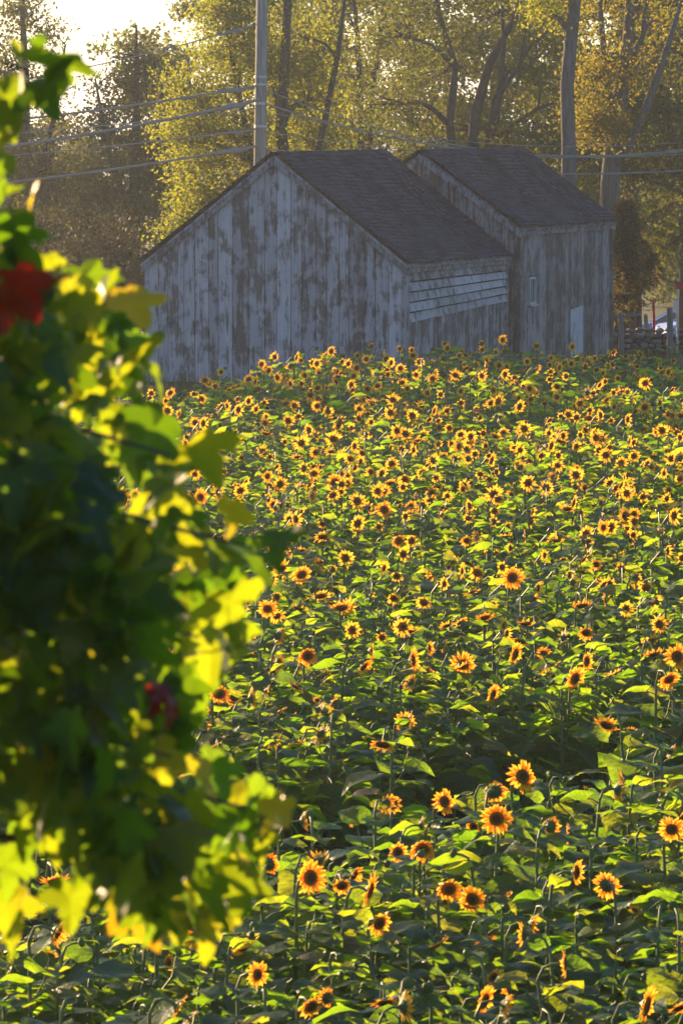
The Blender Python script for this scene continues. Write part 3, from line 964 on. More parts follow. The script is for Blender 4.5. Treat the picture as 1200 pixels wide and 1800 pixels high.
# woods farther back: close the view behind
k = 0
for (px, D, h, r_, lab) in [(330, 205, 12, 3.2, 'far hazy tree behind the maple, left side'), (470, 215, 15, 3.5, 'far hazy tree straight behind the utility pole'), (590, 200, 14, 2.6, 'far tree behind the slim twin-stemmed tree'),
                            (720, 205, 16, 3.5, 'far tree behind the gap between the barn roofs'), (860, 195, 16, 3.5, 'far tree behind the fanning limbs'), (990, 190, 16, 3.2, 'far tree behind the straight bare trunk'),
                            (1110, 185, 16, 3.2, 'far tree behind the golden-leaved trunk'), (1205, 205, 14, 2.4, 'far tree at the right picture edge, hiding the house'), (130, 215, 8.5, 3.0, 'far low hazy tree behind the dark left trees'), (10, 210, 9, 3.0, 'far low hazy tree at the left picture edge'),
                            (1120, 330, 13, 4.2, 'distant tree behind the blue car, left of the house'), (1175, 345, 13, 4.2, 'distant tree behind the blue car and the house corner'), (1245, 335, 13, 4.2, 'distant tree behind the pale car at the right edge'), (1212, 250, 11, 1.9, 'slim tree in front of the house, above the parked cars')]:
    k += 1
    bx = P(px, 300, D).x
    rr = random.Random(100 + k)
    cl = []
    for q in range(9):
        zc = h * ((0.10 if D > 300 else 0.28 if D == 250 else 0.25 if px < 1050 else 0.42) + (0.8 if D > 300 else 0.65 if px < 1050 else 0.48) * q / 8)
        cl.append((rr.uniform(-.5, .5) * r_, rr.uniform(-.5, .5) * r_, zc, r_ * rr.uniform(.55, .8), r_ * .6, h * .10, 1000))
    tree('beech_tree', lab, bx, D, [([(0, 0, -.3), (0, 0, h * .4), (rr.uniform(-.3, .3), 0, h * .7), (0, 0, h * .95)], [.28, .22, .15, .04])], cl, M_tl_olive if px > 200 else M_tl_dark, M_bark, leaf=0.24, seed=60 + k, group='far trees behind the barns', twigs=False)
# trees standing to the left of the frame whose shade lies on the barns and the far rows
for k, (x, y, h, lab) in enumerate([(-13.5, 139, 12.5, 'broad tree just left of the picture edge beside the limewashed barn'), (-19.5, 142, 13.5, 'second broad tree left of the picture edge'), (-26, 140, 13, 'third broad tree left of the picture edge'), (-32.5, 143, 13, 'fourth broad tree left of the picture edge')]):
    rr = random.Random(200 + k)
    cl = []
    for q in range(12):
        zc = h * (0.14 + 0.78 * q / 11)
        wdt = 3.4 * math.sin(math.pi * (0.2 + 0.7 * q / 11))
        cl.append((rr.uniform(-.45, .45) * wdt, rr.uniform(-.45, .45) * wdt, zc, wdt * .75, wdt * .75, h * .08, 800))
    tree('oak_tree', lab, x, y, [([(0, 0, -.3), (0, 0, h * .4), (rr.uniform(-.3, .3), 0, h * .7), (0, 0, h * .95)], [.3, .25, .17, .05])], cl, M_tl_dark, M_bark, leaf=0.24, seed=80 + k, group='trees left of the barn', twigs=False)

# cedar right of the second barn
def cedar(px, py_top, py_base, D, rad, seed, label, low=.18):
    base = (P(px, py_base, D).x, D)
    r = np.random.default_rng(seed)
    rr = random.Random(seed)
    root = empty('cedar_tree', (base[0], base[1], gz(*base)))
    tag(root, label, 'tree', 'cedars at the barn corner')
    H = P(px, py_top, D).z - gz(*base)
    tb = MB()
    tb.tube([(0, 0, -.2), (0, 0, H * .5), (0.05, 0, H * .97)], [.11, .08, .015], n=8)
    soup = Soup()
    for k in range(120):
        t = rr.random() ** 0.8
        z = H * (low + (.98 - low) * t)
        w = rad * (1 - t) ** 0.7 * rr.choice((.45, .7, .9, 1.1, 1.45)) * rr.uniform(.85, 1.1) + .06
        an = rr.uniform(0, 2 * math.pi)
        tip = Vector((math.cos(an) * w, math.sin(an) * w, z + .25 * w + rr.uniform(0, .15)))
        st = Vector((0, 0, z - .12))
        tb.tube([st, st.lerp(tip, .6) + Vector((0, 0, -.04)), tip], [.02, .012, .005], n=4, cap=False)
        m = 40
        q = r.uniform(0.25, 1.05, m)[:, None]
        pos = np.array(st)[None] * (1 - q) + np.array(tip)[None] * q + r.normal(size=(m, 3)) * np.array([.07, .07, .08])
        soup.add(leaf_template_cheap(.28, .05), rand_mats(pos, r.uniform(.12, .24, m), r=r))
    tb.build('trunk', M_bark, root, smooth=True)
    soup.build('crown', [M_needle], root)


cedar(1100, 355, 560, 143, 0.95, 41, 'dark cedar with russet tips standing against the far barn corner')
cedar(1122, 430, 560, 145.5, 0.6, 42, 'smaller cedar behind the dark cedar, above the red post', .6)

# ------------------------------------------------------------------ right edge: dry stone wall, posts, sign, cars
def stone_variants():
    out = []
    for s in range(7):
        r = random.Random(300 + s)
        b = MB()
        nu, nv = 6, 4
        vs, fs = [], []
        ax = (r.uniform(.8, 1.3), r.uniform(.8, 1.1), r.uniform(.55, .85))
        vs.append((0, 0, -ax[2] * .5))
        for j in range(1, nv):
            ph = math.pi * j / nv - math.pi / 2
            for i in range(nu):
                an = 2 * math.pi * i / nu
                k = r.uniform(.82, 1.12)
                c = max(abs(math.cos(ph)), .55)
                vs.append((math.cos(an) * c * ax[0] * .5 * k, math.sin(an) * c * ax[1] * .5 * k, math.sin(ph) * ax[2] * .5 * k))
        vs.append((0, 0, ax[2] * .5))
        for i in range(nu):
            i2 = (i + 1) % nu
            fs.append((0, 1 + i2, 1 + i))
            for j in range(nv - 2):
                a = 1 + j * nu
                fs.append((a + i, a + i2, a + nu + i2, a + nu + i))
            fs.append((1 + (nv - 2) * nu + i, 1 + (nv - 2) * nu + i2, len(vs) - 1))
        b.add(vs, fs)
        out.append(b.mesh('stone', [M_stone]))
    return out


STONES = stone_variants()
wx0 = P(1072, 590, 141).x
wall_root = empty('stone_wall', (wx0, 141, gz(0, 141)))
tag(wall_root, 'low grey dry-stone wall running right from the far barn corner', 'stone wall', kind='thing')
rw = random.Random(9)
core = MB(); core.box((-0.3, -0.14, -.2), (5.4, 0.14, 0.50)); core.build('core', M_inner, wall_root)
for row in range(5):
    x = -0.3 + rw.uniform(0, .15)
    while x < 5.4:
        w = rw.uniform(.17, .34)
        for side in ((-1, 1) if row < 4 else (0,)):
            o = place('stone', rw.choice(STONES), wall_root)
            o.location = (x + w / 2, side * 0.15 + rw.uniform(-.02, .02), 0.05 + row * 0.135 + rw.uniform(-.02, .02))
            o.scale = (w, rw.uniform(.22, .3), rw.uniform(.19, .25))
            o.rotation_euler = (rw.uniform(-.2, .2), rw.uniform(-.2, .2), rw.choice((0, math.pi)) + rw.uniform(-.3, .3))
        x += w * .92


def post(px, py_top, D, rad, label, name='fence_post', m=None):
    p = P(px, py_top, D)
    g = gz(p.x, D)
    b = MB()
    h = p.z - g
    b.tube([(0, 0, -.2), (.01, 0, h * .5), (-.01, 0, h - .03), (-.01, 0, h)], [rad * 1.05, rad, rad * .95, rad * .6], n=8)
    o = b.build(name, m or M_post)
    o.location = (p.x, D, g)
    tag(o, label, 'post', 'fence posts by the stone wall')
    return o


post(1091, 548, 139.5, .075, 'grey fence post in front of the stone wall nearest the far barn')
post(1135, 552, 142.2, .06, 'dark fence post just left of the red post')
post(1177, 540, 139.5, .085, 'thick grey fence post in front of the stone wall by the parked cars')
post(1148.5, 524, 143.0, .04, 'slim bright red marker post behind the stone wall', 'marker_post', M_red)
# sign on a thin pole at the picture edge
sp0 = P(1190, 600, 140.2)
sr = empty('sign_post', (sp0.x, 140.2, gz(sp0.x, 140.2)))
tag(sr, 'thin pale sign pole with small red panel at the right picture edge', 'sign')
b = MB(); b.tube([(0, 0, -.2), (0, 0, 2.0)], .028, n=8); b.build('pole', M_metal, sr)
b = MB(); b.box((-.05, -.045, 1.72), (.42, -.031, 1.92)); b.build('panel', M_red, sr)
# wooden rails right and left
for (px0, py0, px1, py1, D, lab) in [(1074, 556, 1126, 553, 139.6, 'short weathered rail between the far barn and the stone wall post'), (215, 566, 262, 569, 130.5, 'pale fence rail ending at the left corner of the limewashed barn')]:
    a, c = P(px0, py0, D), P(px1, py1, D)
    b = MB()
    d = (c - a)
    b.tube([a - a, d * .5 + Vector((0, 0, -.01)), d], [.035, .04, .035], n=8)
    o = b.build('fence_rail', M_post); o.location = a
    tag(o, lab, 'rail', 'fence rails')


def car(loc, rz, paint, label):
    root = empty('parked_car', loc, rz)
    tag(root, label, 'car', 'cars parked beyond the stone wall')
    W = 0.86
    # body: lower shell from side profile, with wheel arches
    prof = [(-2.15, .32), (-2.2, .62), (-2.05, .88), (-1.2, .95), (1.0, .96), (1.85, .84), (2.15, .66), (2.18, .34)]
    arch = []
    for cx in (1.32, -1.32):
        for q in range(9):
            an = math.pi * q / 8
            arch.append((cx + .37 * math.cos(an), .30 + .37 * math.sin(an)))
    outline = prof + [(1.69, .27)] + arch[:9] + arch[9:] + [(-1.69, .27)]
    def shell(pr, w0, w1=None):
        b = MB()
        n = len(pr)
        vs = [(x, -w0 if z < .8 else -(w1 or w0), z) for x, z in pr] + [(x, w0 if z < .8 else (w1 or w0), z) for x, z in pr]
        fs = [tuple(range(n)), tuple(range(2 * n - 1, n - 1, -1))] + [(k + n, (k + 1) % n + n, (k + 1) % n, k) for k in range(n)]
        b.add(vs, fs)
        return b
    body = shell(outline, W, W * .94).build('body', paint, root)
    cab = MB()
    lo = [(-1.75, .93), (1.05, .95)]
    hi = [(-1.05, 1.44), (0.15, 1.46)]
    cab.add([(-1.75, -W * .92, .93), (1.1, -W * .92, .95), (1.1, W * .92, .95), (-1.75, W * .92, .93), (-1.05, -.60, 1.43), (.2, -.60, 1.45), (.2, .60, 1.45), (-1.05, .60, 1.43)],
            [(0, 1, 5, 4), (1, 2, 6, 5), (2, 3, 7, 6), (3, 0, 4, 7), (4, 5, 6, 7)])
    cab.build('cabin', M_glass, root)
    rf = MB(); rf.hexa([(-1.15, -.63, 1.42), (.27, -.63, 1.44), (.27, .63, 1.44), (-1.15, .63, 1.42)], [(-.95, -.54, 1.49), (.1, -.54, 1.50), (.1, .54, 1.50), (-.95, .54, 1.49)]); rf.build('roof', paint, root)
    for s in (-1, 1):
        for (xa, za, xb, zb) in ((1.12, .95, .22, 1.45), (-.42, .95, -.40, 1.45), (-1.77, .93, -1.07, 1.43)):
            b = MB(); b.tube([(xa, s * W * .925, za), (xb, s * .61, zb)], .035, n=6); b.build('pillar', paint, root)
        b = MB(); b.box((1.98, s * .62 - .17, .62), (2.12, s * .62 + .17, .76)); b.build('headlight', M_lamp, root)
        b = MB(); b.box((-2.16, s * .66 - .12, .66), (-2.04, s * .66 + .12, .84)); b.build('tail_light', M_red, root)
        for cx in (1.32, -1.32):
            w = MB(); w.tube([(cx, s * .60, .32), (cx, s * .84, .32)], .32, n=16); wo = w.build('wheel', M_rubber, root)
            w = MB(); w.tube([(cx, s * .835, .32), (cx, s * .855, .32)], [.2, .17], n=12); w.build('rim', M_metal, wo)
    return root


pc = P(1168, 578, 272)
car((pc.x + .4, 272, gz(pc.x, 272)), math.radians(180), M_carblue, 'bright blue parked car seen side-on beyond the stone wall')
pc = P(1222, 590, 262)
car((pc.x + .2, 262, gz(pc.x, 262)), math.radians(205), M_carpale, 'pale lavender parked car cut off by the right picture edge')

# house glimpsed through the trees
HD = 300
hx = P(1186, 150, HD).x
hr = empty('house', (hx, HD, gz(hx, HD)), math.radians(-7))
tag(hr, 'pale blue house glimpsed through leaves at the right picture edge', 'house')
hg = gz(hx, HD)
ht = P(1186, 120, HD).z - hg
b = MB(); b.box((0, 0, -.5), (7, 8, ht)); b.build('wall', M_housewall, hr)
b = MB(); b.add([(-.3, -.4, ht), (7.3, -.4, ht), (7.3, 8.4, ht), (-.3, 8.4, ht), (3.5, -.4, ht + 2.4), (3.5, 8.4, ht + 2.4)], [(0, 1, 4), (3, 5, 2), (0, 4, 5, 3), (1, 2, 5, 4), (0, 3, 2, 1)]); hro = b.build('roof', M_shingle, hr)
b = MB(); b.box((5.2, 1.5, ht + .6), (5.8, 2.1, ht + 2.9)); b.build('chimney', M_stone, hro)
for (x0, z0) in ((.12, ht - 1.9), (2.6, ht - 1.9), (5.0, ht - 1.9), (.6, ht - 5.0), (5.0, ht - 5.0)):
    b = MB(); b.box((x0, -.06, z0), (x0 + 1.1, -.003, z0 + 1.5)); w = b.build('window', M_white, hr)
    b = MB(); b.box((x0 + .1, -.08, z0 + .1), (x0 + 1.0, -.063, z0 + 1.4)); b.build('pane', M_glass, w)
b = MB(); b.box((2.9, -.06, ht - 6.5), (3.8, -.004, ht - 4.4)); b.build('door', M_white, hr)

# grass at the foot of the barns
def grass():
    r = np.random.default_rng(5)
    v = np.array([(-.5, 0, 0), (.5, 0, 0), (.25, .15, .6), (-.25, .15, .6), (0, .5, 1.0)])
    tm = (v * np.array([.03, .25, .35]), [(0, 1, 2, 3), (3, 2, 4)], [0, 0])
    n = 5200
    x = r.uniform(-9, 12, n)
    y = r.uniform(117, 140, n)
    keep = np.ones(n, bool)
    c, s = math.cos(TH), math.sin(TH)
    for (cx, cy_, W, Ld) in ((c1.x, c1.y, W1, 7.62), (c2.x, c2.y, 5.0, 8.0)):
        lx = (x - cx) * c - (y - cy_) * s
        ly = (x - cx) * s + (y - cy_) * c
        keep &= ~((lx > -W - .02) & (lx < .08) & (ly > -.06) & (ly < Ld + .05))
    x, y = x[keep], y[keep]
    n = len(x)
    M = np.zeros((n, 4, 4))
    a = r.uniform(0, 2 * np.pi, n)
    k = r.uniform(.5, 1.4, n)
    M[:, 0, 0] = np.cos(a) * 1.0; M[:, 0, 1] = -np.sin(a) * k
    M[:, 1, 0] = np.sin(a) * 1.0; M[:, 1, 1] = np.cos(a) * k
    M[:, 2, 2] = k; M[:, 3, 3] = 1
    M[:, 0, 3] = x; M[:, 1, 3] = y; M[:, 2, 3] = [gz(p, q) - .03 for p, q in zip(x, y)]
    sp = Soup(); sp.add(tm, M)
    tag(sp.build('grass', [M_grass]), 'rough grass growing around the barns', 'grass', kind='stuff')


grass()

# ------------------------------------------------------------------ sunflowers
def sf_leaf(seed, ns=6, nw=4, far=False):
    """leaf along +x: petiole then heart-shaped blade; length of the blade = 1"""
    r = random.Random(seed)
    b = MB()
    droop = r.uniform(.28, .62)
    fold = r.uniform(.10, .30)
    twist = r.uniform(-.25, .25)
    wv = r.uniform(0, 6)
    p = 0.38
    prof = [(0.0, .06), (0.07, .30), (0.22, .43), (0.42, .42), (0.62, .31), (0.82, .15), (1.0, 0.0)] if not far else [(0.0, .10), (0.22, .43), (0.6, .30), (1.0, 0.0)]
    vs, fs = [], []
    def zc(x):
        return .16 * math.sin(min(x, 1.0) * 1.5) - droop * x * x
    rows = []
    cross = (-1, -.55, 0, .55, 1) if not far else (-1, 0, 1)
    for (t, w) in prof:
        row = []
        back = -.10 if t == prof[1][0] and not far else 0
        for c in cross:
            y = c * w
            z = zc(t) + fold * abs(y) * (1.15 - .5 * abs(c)) + .045 * math.sin(9 * t + wv + c * 2.4) * abs(c) + twist * y * t
            x = t + (back * abs(c))
            vs.append((p + x * 1.0, y, p * .25 + z))
            row.append(len(vs) - 1)
            if w == 0.0:
                break
        rows.append(row)
    for a, q in zip(rows, rows[1:]):
        if len(q) > 1:
            for i in range(len(a) - 1):
                fs.append((a[i], a[i + 1], q[i + 1], q[i]))
        else:
            for i in range(len(a) - 1):
                fs.append((a[i], a[i + 1], q[0]))
    b.add(vs, fs, 0)
    if not far:
        b.tube([(0, 0, -.02), (p * .6, 0, p * .22), (p + .02, 0, p * .25 + zc(0.02) - .004)], [.028, .022, .018], n=4, m=1, cap=False)
    else:
        b.add([(0, -.018, -.02), (0, .018, -.02), (p + .02, .014, p * .25), (p + .02, -.014, p * .25)], [(0, 1, 2, 3)], 1)
    return b


def sf_petals(seed, n, cup, far=False, length=1.15, ragged=.2):
    """petal ring around +x; disc radius = 1"""
    r = random.Random(seed)
    b = MB()
    for ring in range(2 if not far else 1):
        k = n if ring == 0 else int(n * .7)
        for i in range(k):
            an = 2 * math.pi * (i + r.uniform(-.25, .25) + ring * .5) / k
            ln = length * r.uniform(1 - ragged, 1 + ragged * .7)
            if r.random() < .10:
                continue
            w = r.uniform(.19, .29) * (1.2 if far else 1)
            cu = cup + r.uniform(-.22, .22)
            tw = r.uniform(-.07, .07)
            st = [(0.0, .6), (.38, 1.0), (.74, .72), (1.0, 0)] if not far else [(0.0, .7), (.5, 1.0), (1.0, 0)]
            e1 = Vector((0, math.cos(an), math.sin(an)))
            e2 = Vector((0, -math.sin(an), math.cos(an)))
            vs, fs = [], []
            for (t, q) in st:
                c = Vector((0.02 + .05 * ring, 0, 0)) + e1 * (.88 + ln * t * math.cos(cu * t)) + Vector((1, 0, 0)) * (ln * t * math.sin(cu * t) + .12 * t * (1 - t))
                if q:
                    vs.append(c - e2 * w * q + Vector((tw * t, 0, 0)))
                    vs.append(c + e2 * w * q - Vector((tw * t, 0, 0)))
                else:
                    vs.append(c + e2 * r.uniform(-.08, .08))
            for j in range(len(st) - 2):
                fs.append((2 * j, 2 * j + 1, 2 * j + 3, 2 * j + 2))
            j = 2 * (len(st) - 2)
            fs.append((j, j + 1, j + 2))
            b.add(vs, fs, 0)
    return b


def sf_disc(far=False):
    b = MB()
    n = 14 if not far else 8
    rings = [(0.0, .10), (.36, .17), (.58, .27), (.86, .24), (1.0, .06)]
    if far:
        rings = [(0.0, .12), (.55, .25), (1.0, .06)]
    vs = [(rings[0][1], 0, 0)]
    for (q, x) in rings[1:]:
        for i in range(n):
            an = 2 * math.pi * i / n
            vs.append((x, q * math.cos(an), q * math.sin(an)))
    fs = [(0, 1 + i, 1 + (i + 1) % n) for i in range(n)]
    b.add(vs, fs, 0)
    half = len(rings) - 2
    for k in range(half):
        a = 1 + k * n
        f2 = [(a + i, a + n + i, a + n + (i + 1) % n, a + (i + 1) % n) for i in range(n)]
        off = len(b.v)
        b.f.extend(f2)
        b.m.extend([1 if (far or k > 0) else 0] * n)
    return b


def sf_back(far=False, bud=False):
    """receptacle and bracts behind the disc, tapering to the neck at -x"""
    b = MB()
    n = 10 if not far else 6
    rings = [(0.04, .98), (-.22, .86), (-.5, .42), (-.75, .16)] if not bud else [(.52, .25), (.38, .7), (.0, .98), (-.35, .80), (-.62, .3), (-.8, .14)]
    if far and not bud:
        rings = [(0.04, .98), (-.35, .7), (-.7, .16)]
    vs = []
    for (x, q) in rings:
        for i in range(n):
            an = 2 * math.pi * i / n
            vs.append((x, q * math.cos(an), q * math.sin(an)))
    fs = []
    for k in range(len(rings) - 1):
        fs += [(k * n + i, k * n + (i + 1) % n, (k + 1) * n + (i + 1) % n, (k + 1) * n + i) for i in range(n)]
    if bud:
        fs.append(tuple(range(n - 1, -1, -1)))
    b.add(vs, fs, 0)
    r = random.Random(4)
    m = 13 if not far else 7
    for i in range(m):
        an = 2 * math.pi * i / m
        e1 = Vector((0, math.cos(an), math.sin(an))); e2 = Vector((0, -math.sin(an), math.cos(an)))
        w = .25 if not far else .4
        fx = r.uniform(-.25, .15) if not bud else r.uniform(.45, .95)
        out = r.uniform(1.35, 1.6) if not bud else r.uniform(.55, 1.25)
        x0 = -.12
        b.add([Vector((x0, 0, 0)) + e1 * .93 - e2 * w, Vector((x0, 0, 0)) + e1 * .93 + e2 * w, Vector((fx, 0, 0)) + e1 * out + e2 * r.uniform(-.1, .1)], [(0, 1, 2)], 0)
    return b


LEAF_N = [sf_leaf(400 + k) for k in range(7)]
LEAF_F = [sf_leaf(400 + k, far=True) for k in range(5)]
PETAL_SPECS = [(20, .15, 1.32, .22), (22, .35, 1.4, .25), (18, .75, 1.15, .28), (20, -.25, 1.3, .38), (16, .5, 1.05, .42), (23, -.05, 1.5, .32), (17, .25, 1.2, .42), (19, -.6, 1.25, .42)]
PET_N = [sf_petals(500 + k, n, c, False, ln, rg) for k, (n, c, ln, rg) in enumerate(PETAL_SPECS)]
PET_F = [sf_petals(520 + k, int(n * .75), c, True, ln * 1.05, rg) for k, (n, c, ln, rg) in enumerate(PETAL_SPECS)]
DISC_N, DISC_F = sf_disc(), sf_disc(True)
BACK_N, BACK_F = sf_back(), sf_back(True)
BUD_N, BUD_F = sf_back(False, True), sf_back(True, True)


def stem_geo(h, lean, hook, nod, bend, far, ph):
    """centre line of the stem; local +x is the way the head looks. returns (points, radii, head matrix)"""
    pts = [Vector((0, 0, 0))]
    top_z = h - hook * .5
    wob = [math.sin(ph + 1.3 * k) * .018 for k in range(5)]
    for k, q in enumerate((.25, .5, .75, 1.0)):
        pts.append(Vector((lean * q * q + wob[k], wob[k + 1 if k < 4 else 4] * .8, top_z * q)))
    a = pts[-1]
    # hook: bends toward +x down to the nod angle (angle of the head axis below horizontal)
    end_dir = Vector((math.cos(nod), 0, -math.sin(nod)))
    p1 = a + Vector((hook * .25, 0, hook * .55))
    p2 = a + Vector((hook * .62, 0, hook * .72 - hook * .25 * max(0, math.sin(nod))))
    p3 = p2 + end_dir * hook * .35
    pts += [p1, p2, p3]
    rad = [.019, .018, .016, .014, .012, .0105, .0095, .011]
    if far:
        idx = [0, 4, 6, 7]
        pts = [pts[i] for i in idx]; rad = [rad[i] * 1.15 for i in idx]
    # head matrix : +x = facing
    x = end_dir
    y = Vector((0, 1, 0))
    z = x.cross(y)
    R = Matrix(((x.x, y.x, z.x), (x.y, y.y, z.y), (x.z, y.z, z.z)))
    return pts, rad, R, p3, end_dir


class Variant:
    """one plant: stem, leaves, heads; kept as parts so that a near plant becomes objects and a far one joins the mass"""
    def __init__(self, seed, kind, low=False):
        r = random.Random(seed)
        self.kind = kind
        h = r.uniform(1.27, 1.47)
        if kind == 'leafy':
            h = r.uniform(1.0, 1.2)
        nod = {'open': r.uniform(-.2, .5), 'droop': r.uniform(.6, 1.3), 'bud': r.uniform(-.5, .5), 'leafy': -.9, 'half': r.uniform(-.1, .5)}[kind]
        hook = {'open': .16, 'droop': .24, 'bud': .14, 'leafy': .06, 'half': .17}[kind] * r.uniform(.85, 1.2)
        lean = r.uniform(-.08, .12)
        ph = r.uniform(0, 6)
        self.stems = [stem_geo(h, lean, hook, nod, 0, False, ph)]
        self.stemsF = [stem_geo(h, lean, hook, nod, 0, True, ph)]
        self.heads = []
        hr = {'open': r.uniform(.042, .068), 'droop': r.uniform(.050, .074), 'bud': r.uniform(.038, .052), 'half': r.uniform(.048, .064), 'leafy': .02}[kind]
        pet = {'open': r.choice((0, 1, 3, 5, 6)), 'droop': r.choice((1, 3, 5, 6, 7)), 'half': r.choice((2, 4, 6)), 'bud': None, 'leafy': None}[kind]
        (pts, rad, R, p3, ed) = self.stems[0]
        roll = Matrix.Rotation(r.uniform(0, 6.28), 3, 'X')
        M = (R @ roll).to_4x4()
        M.translation = p3 + ed * hr * .7
        self.heads.append((M @ Matrix.Scale(hr, 4) @ Matrix.Diagonal((1, r.uniform(.82, 1.1), r.uniform(.82, 1.1), 1)), pet))
        self.hr = hr
        self.head_off = M.translation.copy()
        # leaves up the stem
        self.leaves = []
        n = r.randint(12, 14)
        an = r.uniform(0, 6.28)
        main = [p for p in pts[:5]]
        for i in range(n):
            q = 0.28 + 0.70 * i / (n - 1)
            an += 2.4 + r.uniform(-.35, .35)
            f = q * 4
            j = min(int(f), 3)
            c = main[j].lerp(main[j + 1], f - j)
            big = (0.40 if q < .68 else 0.40 - (q - .68) * .55) * r.uniform(.8, 1.2)
            up = r.uniform(-.55 if q < .6 else -.25, .35) + (.2 if q > .85 else 0)
            Mx = Matrix.Translation(c) @ Matrix.Rotation(an, 4, 'Z') @ Matrix.Rotation(-up, 4, 'Y') @ Matrix.Rotation(r.uniform(-.45, .45), 4, 'X') @ Matrix.Scale(big, 4)
            self.leaves.append((Mx, r.randrange(7)))
        # side shoot with a bud
        self.shoot = None
        if r.random() < .35 and kind != 'leafy':
            q = r.uniform(.62, .8)
            c = main[2].lerp(main[3], .6)
            a2 = r.uniform(0, 6.28)
            d = Vector((math.cos(a2), math.sin(a2), 0))
            tip = c + d * r.uniform(.14, .22) + Vector((0, 0, r.uniform(.22, .36)))
            self.shoot = (c, c.lerp(tip, .5) + d * .04, tip)
            x = (d * .5 + Vector((0, 0, .6))).normalized()
            y = x.cross(Vector((0, 0, 1))).normalized(); z = x.cross(y)
            R2 = Matrix(((x.x, y.x, z.x), (x.y, y.y, z.y), (x.z, y.z, z.z))).to_4x4()
            R2.translation = tip + x * .02
            self.heads.append((R2 @ Matrix.Scale(r.uniform(.024, .034), 4), None if r.random() < .6 else 4))

    def stem_mesh(self, far):
        b = MB()
        pts, rad = (self.stemsF if far else self.stems)[0][:2]
        b.tube(pts, rad, n=3 if far else 7, cap=False)
        if self.shoot:
            b.tube(self.shoot, [.008, .007, .006], n=3 if far else 5, cap=False)
        return b


VAR = {}
for kind, cnt in (('open', 14), ('droop', 12), ('bud', 8), ('half', 9), ('leafy', 6)):
    VAR[kind] = [Variant(700 + 37 * k + 1000 * i, kind) for i, k in enumerate(range(cnt))]

me_leaf = [b.mesh('leaf', [M_sfleaf_near, M_stem], smooth=True) for b in LEAF_N]
me_pet = [b.mesh('petals', [M_petal]) for b in PET_N]
me_disc = DISC_N.mesh('disc', [M_disc, M_discring], smooth=True)
me_back = BACK_N.mesh('flower_head', [M_sepal], smooth=False)
me_bud = BUD_N.mesh('bud', [M_sepal], smooth=False)
me_stem = {k: [v.stem_mesh(False).mesh('stem', [M_stem], smooth=True) for v in vs] for k, vs in VAR.items()}

# ---- where they stand
CAN = 1.36


def on_canopy(px, py, hz=CAN):
    D = 60.0
    for _ in range(30):
        p = P(px, py, D)
        want = gz(p.x, D) + hz
        # slide along the ray until it meets the canopy plane
        q = P(px, py, D + 1)
        dz = (q.z - p.z) - (gz(q.x, D + 1) - gz(p.x, D))
        D -= (p.z - want) / dz
        D = min(max(D, 30), 140)
    return P(px, py, D)


